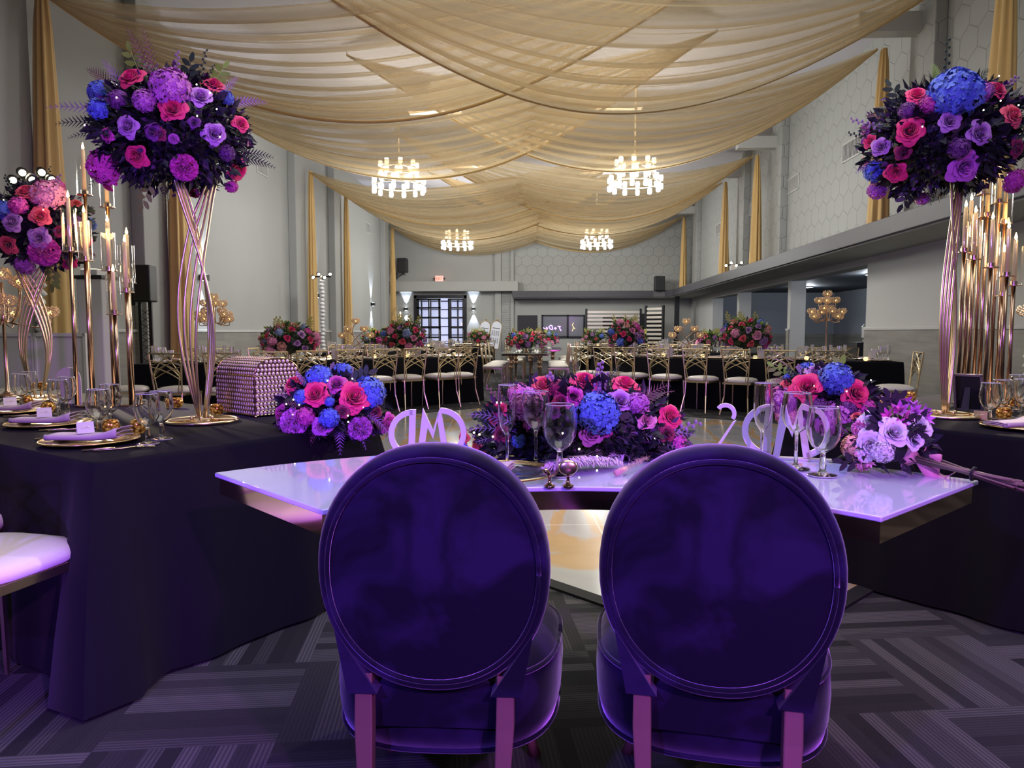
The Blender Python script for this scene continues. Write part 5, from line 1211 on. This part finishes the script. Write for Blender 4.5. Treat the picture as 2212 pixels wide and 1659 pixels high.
# ------------------------------------------------------------------ gold lattice-back chairs
def bez(a, b, c, n=8):
    a, b, c = Vector(a), Vector(b), Vector(c); return [a*(1-k/n)**2 + b*2*(k/n)*(1-k/n) + c*(k/n)**2 for k in range(n+1)]
def lattice_chair(label, loc, rz, group):
    t = thing('lattice_back_chair', label, 'chair', loc, rz, group)
    s = MB(); pf = [(.93,.455),(1.0,.468),(1.0,.485),(.94,.505),(.7,.520),(.35,.528),(.02,.530)]
    def pl(a):
        ca, sa = math.cos(a), math.sin(a); e = 2/3.6; return .205*math.copysign(abs(ca)**e, ca), .205*math.copysign(abs(sa)**e, sa)
    s.grid(lambda u, v: (pl(2*PI*u)[0]*pf[round(v*6)][0], pl(2*PI*u)[1]*pf[round(v*6)][0]+.01, pf[round(v*6)][1]), 28, 6, closeu=True)
    s.build('seat', M['leather'], t, smooth=True)
    f = MB(); z = .445
    f.box(-.195,.195,-.195,-.175,z-.015,z+.012); f.box(-.195,.195,.185,.205,z-.015,z+.012); f.box(-.2,-.18,-.19,.2,z-.015,z+.012); f.box(.18,.2,-.19,.2,z-.015,z+.012)
    f.build('seat_frame', M['gold'], t)
    for sx in (-1, 1):
        MB().tube([(sx*.185,.19,.45),(sx*.188,.20,.25),(sx*.195,.21,0)], [.012,.010,.009], 6).build('leg', M['gold'], t)
        MB().tube([(sx*.165,-.19,.46),(sx*.168,-.205,.25),(sx*.20,-.27,0)], [.013,.011,.010], 6).build('leg', M['gold'], t)
    def yb(z): return -.195-.10*(z-.45)
    b = MB()
    for sx in (-1, 1): b.tube([(sx*.165, yb(.45), .45), (sx*.178, yb(.65), .65), (sx*.20, yb(.92), .92)], .010, 6)
    b.tube([(-.20, yb(.92), .92), (.20, yb(.92), .92)], .010, 6); b.build('back_frame', M['gold'], t)
    l_ = MB()
    for sx in (-1, 1):
        for (z0, zm, xm, x1, z1) in ((.60,.72,-.03,.188,.765), (.62,.80,-.06,.194,.845), (.64,.86,-.10,.12,.92), (.755,.835,-.1,.14,.90)):
            if z0 < .7: pts = [( -sx*.175, z0), (sx*xm, zm), (sx*x1, z1)]
            else: pts = [(-sx*.185, .78), (-sx*.05, .82), (sx*.10, .92)]
            l_.tube([(p.x, yb(p.y), p.y) for p in bez((pts[0][0], pts[0][1], 0), (pts[1][0], pts[1][1], 0), (pts[2][0], pts[2][1], 0), 7)], .0065, 5)
        l_.tube([(sx*.125, yb(.46), .46), (sx*.155, yb(.66), .67)], .006, 5)
        l_.tube([(p.x, yb(p.y), p.y) for p in bez((sx*.155,.67,0), (sx*.15,.72,0), (0,.79,0), 5)], .006, 5)
    l_.build('back_lattice', M['gold'], t); return t
chp = None
def chair(x, y, ang, label, group):
    """ang: facing direction, degrees clockwise from straight ahead"""
    global chp
    if chp is None: chp = lattice_chair(label, (x, y, 0), -math.radians(ang), group); return chp
    return dup(chp, (x, y, 0), -math.radians(ang), label, group)
def fl(q): return Vector((q[0], q[1]))
GR = 'gold chairs at the right banquet table'; GL = 'gold chairs at the left banquet table'
# right table, near side
RC = [(.52,11.75,48),(.88,11.5,46),(1.20,11.22,44),(1.66,10.82,42),(2.13,10.42,40),(2.62,10.05,34),(3.12,9.72,24),(3.66,9.47,8)]
for i, (x, y, a) in enumerate(RC):
    d = Vector((math.sin(math.radians(a)), math.cos(math.radians(a)))); chair(x+d.x*.24, y+d.y*.24, a, 'gold lattice-back chair at the right banquet table, %s from the aisle' % ORD[i], GR)
chair(4.28, 8.95, -78, 'gold lattice-back chair seen side-on at the outer end of the right banquet table', GR)
LC = [(-1.25,11.2,-45),(-1.52,10.88,-44),(-1.97,10.52,-42),(-2.33,10.12,-40),(-2.72,9.66,-38),(-3.08,9.15,-34),(-3.42,8.62,-24),(-3.78,8.05,-8),(-4.42,8.0,2)]
for i, (x, y, a) in enumerate(LC):
    d = Vector((math.sin(math.radians(a)), math.cos(math.radians(a)))); chair(x+d.x*.24, y+d.y*.24, a, 'gold lattice-back chair at the left banquet table, %s from the aisle' % ORD[i], GL)
chair(-5.05, 8.3, 70, 'gold lattice-back chair seen side-on at the outer end of the left banquet table', GL)
# at the long left table in the foreground
chair(-1.70, 2.02, 12, 'ivory-seated gold chair at the left edge, nearest the camera', 'chairs cut by the left edge')
chair(-2.18, 2.42, 4, 'ivory-seated gold chair at the left edge, behind the nearest one', 'chairs cut by the left edge')

# ------------------------------------------------------------------ banquet tables
def offset(poly, d):
    out = []
    for i, p in enumerate(poly):
        a = fl(poly[max(0, i-1)]); b = fl(poly[min(len(poly)-1, i+1)]); t_ = (b-a).normalized(); n_ = Vector((-t_.y, t_.x))
        if n_.y < 0: n_ = -n_
        out.append(fl(p)+n_*d)
    return out
def walk(poly, step, start=.35):
    P = [fl(p) for p in poly]; out = []; s = start; acc = 0
    for a, b in zip(P, P[1:]):
        Ln = (b-a).length
        while s <= acc+Ln: out.append((a+(b-a)*((s-acc)/Ln), (b-a).normalized())); s += step
        acc += Ln
    return [o for o in out]
gp = {}
def goblet_far(kind, x, y, label, grp, z=.7605):
    if kind not in gp:
        st = {'g': [(.032,0),(.030,.004),(.006,.012),(.006,.055),(.030,.080),(.040,.115),(.033,.165)], 'w': [(.034,0),(.03,.004),(.005,.012),(.005,.095),(.030,.115),(.039,.15),(.032,.205)], 'f': [(.03,0),(.028,.004),(.005,.01),(.005,.09),(.024,.12),(.024,.225)]}[kind]
        o = MB().lathe(st, 9, cap=False).build({'g': 'water_goblet', 'w': 'wine_glass', 'f': 'champagne_flute'}[kind], M['farglass'], smooth=True); gp[kind] = o
    else: o = gp[kind].copy(); COL.objects.link(o)
    o.location = (x, y, z); return tag(o, label, 'glass', grp)
vf = {}
def small(name, mk, loc, rz, label, cat, grp):
    if name not in vf: o = mk(); vf[name] = o
    else: o = vf[name].copy(); COL.objects.link(o)
    o.location = loc; o.rotation_euler = (0, 0, rz); return tag(o, label, cat, grp)
votg = mat('glowing_votive', (1,.7,.3), .3, emis=(1,.62,.25), es=2.2)
def mk_vot(): return MB().lathe([(.02,0),(.033,.02),(.03,.045),(.022,.055)], 8).build('votive_candle', votg, smooth=True)
def mk_nap(): return MB().grid(lambda u, v: (-.11+.22*u, -.045+.09*v, .012+.015*math.sin(PI*v)+.012*u*u), 4, 3).build('folded_napkin', M['napkin'], smooth=True)
def mk_ch(): return MB().lathe([(.001,0),(.11,.001),(.165,.014),(.165,.018),(.11,.006),(.001,.005)], 16).build('charger_plate', gold_ch, smooth=True)
def mk_menu():
    g = MB(); g.box(-.05,.05,-.002,.002,0,.15); g.box(-.03,.03,-.02,.02,0,.004); return g.build('menu_card', M['paper'])
def PL(k, side): return '%s %s-side place from aisle' % (ORD[k], 'far' if side else 'near')
def dress(poly, back, where, seed, far=False, chairs_back=True, edge=.13):
    rnd = random.Random(seed); mid = [(fl(a)+fl(b))/2 for a, b in zip(poly, back)]
    where0 = where
    for side, pl, inn in ((0, poly, .24), (1, back, -.24)):
        for k, (p, tg) in enumerate(walk(pl, .60, .34)):
            n_ = Vector((-tg.y, tg.x)); n_ = n_ if n_.y > 0 else -n_
            c_ = p + n_*inn; rz = math.atan2(tg.y, tg.x)
            if not (far and side):
                small('ch', mk_ch, (c_.x, c_.y, .7605), 0, 'gold charger plate, %s, %s' % (PL(k, side), where), 'plate', 'chargers on ' + where)
                small('nap', mk_nap, (c_.x, c_.y, .777), rz+.3, 'blush napkin on charger, %s, %s' % (PL(k, side), where), 'napkin', 'napkins on ' + where)
            g0 = p + n_*inn*1.95 + tg*.07
            for j, kd in enumerate('gwf'):
                q_ = g0 + tg*(j*.085-.02) + n_*(.03*j*(1 if inn > 0 else -1)); goblet_far(kd, q_.x, q_.y, {'g': 'water goblet', 'w': 'wine glass', 'f': 'champagne flute'}[kd] + ', %s, %s' % (PL(k, side), where), {'g': 'goblets', 'w': 'wine glasses', 'f': 'flutes'}[kd] + ' on ' + where)
    for k, (p, tg) in enumerate(walk(mid, .75, .3)):
        small('vot', mk_vot, (p.x+rnd.uniform(-.05,.05), p.y+rnd.uniform(-.2,.1), .7605), 0, 'glowing votive candle, %s from the aisle on ' % ORD[k] + where, 'candle holder', 'votives on ' + where)
        if k % 2 == 1: small('menu', mk_menu, (p.x+.12, p.y-.18, .7605), rnd.uniform(-.3,.3), 'small white menu card, %s from the aisle on ' % ORD[k//2] + where, 'card', 'menu cards on ' + where)
RT1 = [(.75,12.15),(2.0,11.15),(2.7,10.65),(3.3,10.3),(3.9,10.05),(4.85,9.95)]; LT1 = [(-1.12,11.95),(-2.2,11.0),(-3.0,10.1),(-3.55,9.4),(-4.1,8.95),(-5.25,8.75)]
RB1, LB1 = offset(RT1, .95), offset(LT1, .95)
cloth('tablecloth', [tuple(p) for p in RT1] + [tuple(p) for p in RB1[::-1]], 'black tablecloth over the curving right banquet table', seed=21, step=.09, corner=.0, amp=.015)
cloth('tablecloth', [tuple(p) for p in LT1] + [tuple(p) for p in LB1[::-1]], 'black tablecloth over the curving left banquet table', seed=22, step=.09, corner=.0, amp=.015)
dress(RT1, RB1, 'the near right banquet table', 1); dress(LT1, LB1, 'the near left banquet table', 2)
for k, (p, tg) in enumerate(walk(RB1, .68, .5)):
    n_ = Vector((-tg.y, tg.x)); n_ = n_ if n_.y > 0 else -n_; q_ = p+n_*.28; chair(q_.x, q_.y, math.degrees(math.atan2(-n_.x, -n_.y)), 'gold lattice-back chair facing the camera behind the right banquet table, %s from the aisle' % ORD[k], 'gold chairs behind the right banquet table')
for k, (p, tg) in enumerate(walk(LB1, .68, .5)):
    n_ = Vector((-tg.y, tg.x)); n_ = n_ if n_.y > 0 else -n_; q_ = p+n_*.28; chair(q_.x, q_.y, math.degrees(math.atan2(-n_.x, -n_.y)), 'gold lattice-back chair facing the camera behind the left banquet table, %s from the aisle' % ORD[k], 'gold chairs behind the left banquet table')
far = [([(1.3,15.7),(3.9,13.9)], 'the second right banquet table', 31), ([(-1.75,15.6),(-4.5,13.7)], 'the second left banquet table', 32), ([(.95,20.3),(4.0,18.6)], 'the farthest right banquet table', 33), ([(-1.55,20.3),(-4.7,18.6)], 'the farthest left banquet table', 34)]
for poly, where, sd in far:
    b = offset(poly, .9); cloth('tablecloth', [tuple(p) for p in poly] + [tuple(p) for p in b[::-1]], 'black tablecloth over ' + where, seed=sd, step=.12, corner=.03)
    dress(poly, b, where, sd)
    for k, (p, tg) in enumerate(walk(poly, .66, .4)):
        n_ = Vector((-tg.y, tg.x)); n_ = n_ if n_.y > 0 else -n_; q_ = p-n_*.3; chair(q_.x, q_.y, math.degrees(math.atan2(n_.x, n_.y)), 'gold lattice-back chair at %s, %s from the aisle' % (where, ORD[k]), 'gold chairs at ' + where)
# mirrored tables down the aisle
def turned(g, x, y):
    g.lathe([(.02,0),(.03,.02),(.018,.06),(.022,.25),(.026,.42),(.045,.45),(.05,.48),(.028,.51),(.05,.54),(.055,.57),(.03,.60),(.055,.64),(.06,.69),(.06,.71)], 12, T(x, y, 0))
def aisle_table(label, x, y, ln, n_side, nm):
    t = thing('mirror_table', label, 'table', (x, y, 0), 0, 'mirrored aisle tables')
    MB().box(-.50,.50,0,ln,.735,.75).build('mirror_top', mat('smoked_mirror', L((150,164,150)), .06, .7), t, bevel=.01)
    MB().box(-.46,.46,.04,ln-.04,.70,.735).build('apron', M['mirrorgold'], t)
    for lx in (-.28,.28):
        for ly in (.1, ln-.1): g = MB(); turned(g, lx, ly); g.build('leg', M['mirrorgold'], t, smooth=True)
    k = 0
    for j in range(n_side):
        yy = y+.28+j*(ln-.4)/max(1, n_side-1)
        for sx, a in ((-1, 90), (1, -90)):
            chair(x+sx*.66, yy, a, 'gold lattice-back chair on the %s side of the %s, %s from the camera' % ('left' if sx < 0 else 'right', nm, ORD[j]), 'gold chairs along the aisle tables')
            for jj, kd in enumerate('gw'): goblet_far(kd, x+sx*(.22-.05*jj), yy+.06+.09*jj, {'g': 'water goblet', 'w': 'wine glass'}[kd] + ', %s from the camera, %s side of the ' % (ORD[j], 'left' if sx < 0 else 'right') + nm, {'g': 'goblets', 'w': 'wine glasses'}[kd] + ' on the ' + nm, .751)
aisle_table('mirror-topped table with turned gold legs in the aisle, nearest the dance floor', -.44, 13.95, 2.2, 3, 'near aisle table')
aisle_table('mirror-topped table with turned gold legs farther down the aisle', -.15, 17.3, 2.2, 3, 'far aisle table')

# ------------------------------------------------------------------ banquet flowers
M['leafgreen'] = mat('mid_green_leaf', L((74,96,58)), .5, var=.4)
def far_flowers(label, x, y, R, zc, seed, nb=34, fresh=True, grp='banquet flower arrangements', rb=.062, zt=.7605):
    t = thing('flower_arrangement', label, 'flower arrangement', (x, y, zt), 0, grp); rnd = random.Random(seed); c = Vector((0, 0, zc-zt))
    MB().lathe([(.06,0),(.05,.02),(.035,.06),(.05,max(.08, zc-zt-R[2]*.4))], 14).build('vase', M['gold'], t, smooth=True)
    foliage(t, c, (R[0]*1.08, R[1]*1.08, R[2]*1.1), 420, M['leafgreen'], .075, seed, lo=-.5); foliage(t, c, (R[0]*1.12, R[1]*1.12, R[2]*1.22), 170, M['fresh'], .07, seed+1, lo=.1, name='fresh_foliage'); core(t, c, R, M['leaf'])
    for k in range(nb):
        z = 1-1.55*(k+.5)/nb; a = k*2.39996+seed; rr = math.sqrt(max(0, 1-z*z)); n_ = Vector((rr*math.cos(a), rr*math.sin(a), z))
        kc = rnd.choices(['rose','hydrangea','carnation'], [6,2,2])[0]
        cl = rnd.choice('PCPLCPK') if kc == 'rose' else rnd.choice('IKBKK') if kc == 'hydrangea' else rnd.choice('KMLE')
        bloom(t, kc, CN[cl], c+Vector((n_.x*R[0], n_.y*R[1], n_.z*R[2]))*.95, n_, 1.2*rb*rnd.uniform(.8, 1.2)*(1.15 if kc == 'hydrangea' else 1), low=True)
    for k in range(4):
        a = rnd.uniform(0, 6.28); r_ = rnd.uniform(.3,.8); p = c+Vector((r_*R[0]*math.cos(a), r_*R[1]*math.sin(a), R[2]*.7)); leafspray(t, p, p+Vector((rnd.uniform(-.06,.06), 0, R[2]*.55)), M['yellowleaf'], .05, 7)
    return t
far_flowers('big mound of pink and red roses on the left banquet table behind the crystal chest', -3.64, 9.85, (.41,.30,.25), 1.03, 41, 40)
far_flowers('tall blue, pink and coral arrangement on the left banquet table by the glazed door', -2.33, 11.45, (.36,.28,.27), 1.07, 42, 38)
far_flowers('peach and pink arrangement on the right banquet table before the slat screen', 1.32, 12.2, (.30,.26,.26), 1.10, 43, 34)
far_flowers('bushy arrangement of red roses and green sprays on the right banquet table', 3.0, 10.95, (.38,.30,.27), 1.10, 44, 40)
far_flowers('pink and blue mound on the near mirrored aisle table', -.44, 14.6, (.42,.40,.20), .98, 45, 40, zt=.751)
far_flowers('flower mound on the far mirrored aisle table', -.12, 18.2, (.40,.36,.20), .98, 46, 26, zt=.751)
far_flowers('small arrangement on the second left banquet table', -3.65, 14.9, (.28,.24,.20), 1.0, 47, 22)
far_flowers('small arrangement on the farthest left banquet table by the seating charts', -2.0, 20.6, (.34,.3,.22), .98, 48, 20)
far_flowers('small arrangement on the farthest right banquet table below the service window', 1.35, 20.7, (.36,.3,.22), .98, 49, 20)
far_flowers('small arrangement at the aisle end of the second right banquet table', 1.95, 15.9, (.24,.22,.18), .98, 50, 18)
far_flowers('small arrangement at the outer end of the second right banquet table', 3.35, 14.9, (.24,.22,.18), .98, 51, 18)

# ------------------------------------------------------------------ candelabra on the banquet tables
def five_arm(label, x, y, z=.7605, rz=0):
    t = thing('five_light_candelabra', label, 'candelabra', (x, y, z), rz, 'five-light candelabras')
    MB().lathe([(.08,0),(.08,.01),(.015,.02),(.012,.06)], 12).build('base', M['rosegold'], t)
    tops = [(-.22,.32),(-.13,.42),(0,.54),(.13,.42),(.22,.32)]
    for i, (tx, tz) in enumerate(tops):
        s_ = -1 if tx > 0 else 1
        pts = bez((0,0,.03), (s_*.20, 0, tz*.45), (tx, 0, tz), 10) if tx else bez((0,0,.03), (.12,0,.2), (-.06,0,.38), 8)+bez((-.06,0,.38),(-.05,0,.5),(0,0,.54), 4)
        MB().tube(pts, .006, 6).build('arm', M['rosegold'], t, smooth=True)
        if i != 2: MB().tube([(tx,0,tz-.04),(tx,0,tz-.14)], [.006,.003], 5).build('crystal_drop', M['crystal'], t)
        g = globe_mesh('far').copy(); COL.objects.link(g); g.parent = t; g.location = (tx, 0, tz+.045); MB().ball((0,0,-.008), (.012,.012,.016), 6, 5).build('tealight', M['flamesoft'], g)
five_arm('five-light gold candelabra on the left banquet table', -2.97, 10.9)
five_arm('five-light gold candelabra on the right banquet table', 2.22, 11.55)
TI = ((0, 0, 1), (.72, .11, 4), (.45, .10, 2), (.33, .21, 4), (.16, .22, 4))
candelabra('tall crystal globe candelabra on the left banquet table', (-4.42, 9.25, .7605), .88, 'far', .3, tiers=TI)
candelabra('tall crystal globe candelabra on the right banquet table', (4.0, 10.45, .7605), .96, 'far', .8, tiers=TI)
candelabra('crystal globe candelabra cut by the left edge of the photo', (-3.42, 4.32, TZ), .78, 'near', .5, tiers=((0,0,1),(.80,.13,4),(.45,.16,4),(.22,.25,4)))
candelabra('crystal globe candelabra cut by the right edge of the photo', (3.42, 4.92, TZ), .80, 'near', .1, tiers=((0,0,1),(.80,.13,4),(.45,.16,4),(.22,.25,4)))

# ------------------------------------------------------------------ left side: DJ facade, pillar, speaker
t = thing('dj_facade', 'low white folding facade panels behind the far end of the left table', 'facade', (-4.62, 6.0, 0), .05)
g = MB(); 
for k in range(3): MB().box(-.75+k*.45, -.75+k*.45+.43, -.015, .015, .02, 1.13).build('panel', M['white'], t)
g = MB()
for k in range(3):
    x0 = -.75+k*.45; g.box(x0-.012, x0+.012, -.025, .025, 0, 1.16); g.box(x0+.42, x0+.445, -.025, .025, 0, 1.16); g.box(x0, x0+.44, -.025, .025, 1.13, 1.16)
g.build('frame', M['white'], t)
t = thing('light_pillar', 'white fabric-covered pillar with a small white projector on top', 'pillar', (-4.22, 6.5, 0))
MB().box(-.12,.12,-.12,.12,0,1.66).build('scrim', mat('white_scrim', L((196,194,196)), .8), t, bevel=.01)
MB().box(-.09,.07,-.1,.1,1.69,1.75).build('projector', M['white'], t, bevel=.008); MB().box(-.15,.13,-.13,.13,1.66,1.69).build('shelf', M['black'], t)
t = thing('loudspeaker_stand', 'black loudspeaker on a truss stand by the left wall', 'speaker', (-5.78, 10.0, 0), .15)
MB().box(-.11,.12,-.14,.14,1.60,2.12).build('cabinet', M['black'], t, bevel=.02)
g = MB(); g.box(-.10,-.06,-.02,.02,0,1.6); g.box(.04,.085,-.02,.02,0,1.6)
for k in range(14): g.tube([(-.08,0,.1+k*.1),(.06,0,.2+k*.1)], .004, 4); g.tube([(.06,0,.1+k*.1),(-.08,0,.2+k*.1)], .004, 4)
g.build('truss', M['blackmetal'], t)
g = MB(); g.tube([(-.11,0,1.75),(-.2,-.03,1.72),(-.24,0,1.6),(-.22,.02,1.5)], .008, 5); g.box(-.22,-.13,-.03,.03,1.55,1.72); g.build('clamp', M['blackmetal'], t)
t = thing('equipment_case', 'black equipment case on the floor by the white pillar', 'case', (-5.75, 7.7, 0)); MB().box(-.25,.25,-.15,.15,0,.55).build('body', M['black'], t, bevel=.03)

def lamp_cluster(label, x, y, z, pole=True, wrap=True, target=(0,2,0), e=60, z0=0, n=5):
    t = thing('stage_light_cluster', label, 'stage light', (x, y, z0), 0, 'stage light clusters')
    if pole: MB().tube([(0,0,0),(0,0,z-z0)], .02, 8).build('pole', M['white'], t); MB().lathe([(.25,0),(.25,.02),(.03,.04)], 16).build('base', M['white'], t)
    if wrap and pole:
        g = MB(); rnd = random.Random(4)
        for k in range(int((z-z0)*11)): zz = .2+k*.088; g.lathe([(.03,0),(.062+rnd.uniform(-.01,.01),.03),(.05,.06),(.03,.085)], 10, T(.008*math.sin(k*1.3), .008*math.cos(k), zz))
        g.build('fabric_wrap', M['white'], t, smooth=True)
    d = (Vector(target)-Vector((x,y,z))).normalized()
    if not pole: MB().box(-.08,.08,-.06,.06,0,z-z0).build('base', M['white'], t)
    MB().tube([(-.22,0,z-z0),(.22,0,z-z0)], .015, 6).build('bar', M['blackmetal'], t)
    for k in range(n):
        p = Vector((-.2+.4*k/(n-1), -.03, z-z0+.06*(1 if k % 2 else -.2))); q_ = d.to_track_quat('Z', 'Y').to_matrix().to_4x4(); q_.translation = p
        o = MB().lathe([(.02,-.08),(.045,-.04),(.05,.03),(.045,.035)], 12, q_).build('lamp_head', M['black'], t); MB().ball((0,0,.035), (.032,.032,.012), 10, 6, q_).build('lamp_lens', M['bulb'], o)
    light('stage_light', 'SPOT', Vector((x, y, z))+d*.2, e, (1,.86,.64), target, spot_size=1.2, spot_blend=.6, shadow_soft_size=.08)
lamp_cluster('bright stage light cluster on a white wrapped pole above the far-left flowers', -5.15, 7.0, 2.70, target=(-.8, 2.8, .6), e=800)
lamp_cluster('bright stage light cluster glaring behind the right flower ball', 4.6, 7.0, 2.88, target=(.8, 2.8, .6), e=700)
lamp_cluster('warm stage light cluster on a slim wrapped pole by the left wall drapes', -5.25, 16.4, 2.45, target=(-1, 8, 0), e=120, n=4)
lamp_cluster('warm stage light cluster sitting on the right-hand ledge', 4.95, 19.4, 2.95, pole=False, target=(0, 8, .5), e=140, z0=2.77, n=4)
t = thing('bar_station', 'dark bar counter with glass dispenser in the side lounge', 'bar', (7.0, 15.6, 0))
MB().box(-.5,.7,-.3,.3,0,.95).build('counter', M['black'], t); g = MB(); g.lathe([(.1,0),(.13,.05),(.13,.28),(.08,.34)], 14, T(-.2,-.1,1.0)); g.build('dispenser', M['farglass'], t); MB().lathe([(.12,0),(.12,.05)], 12, T(-.2,-.1,.95)).build('dispenser_base', M['chrome'], t)

# the purple LED fixtures behind the couple's chairs
for x, y, z, tx, ty, tz, lb in ((-1.3,-1.0,2.3,.1,2.1,.6,'left'),(1.3,-1.0,2.4,0,2.2,.7,'right')):
    t = thing('led_fixture', 'purple LED stage fixture on a pole behind the chairs, %s of the pair' % lb, 'stage light', (x, y, 0), group='purple LED fixtures')
    d = (Vector((tx,ty,tz))-Vector((x,y,z))).normalized(); q_ = d.to_track_quat('Z','Y').to_matrix().to_4x4(); q_.translation = Vector((0,0,z)) - d*.12
    MB().tube([(0,-.12,0),(0,-.12,z-.02)], .02, 8).build('pole', M['black'], t); MB().lathe([(.22,0),(.22,.02),(.03,.04)], 14, T(0,-.12,0)).build('base', M['black'], t)
    MB().lathe([(.06,-.16),(.10,-.1),(.11,.0),(.10,.005)], 16, q_).build('housing', M['black'], t)
    g = MB()
    for k in range(7): g.ball((0 if k == 6 else .06*math.cos(k*PI/3), 0 if k == 6 else .06*math.sin(k*PI/3), .012), (.022,.022,.008), 8, 5, q_)
    g.build('led_lenses', mat('purple_led', (.4,.2,1), .4, emis=(.42,.18,1), es=60), t)
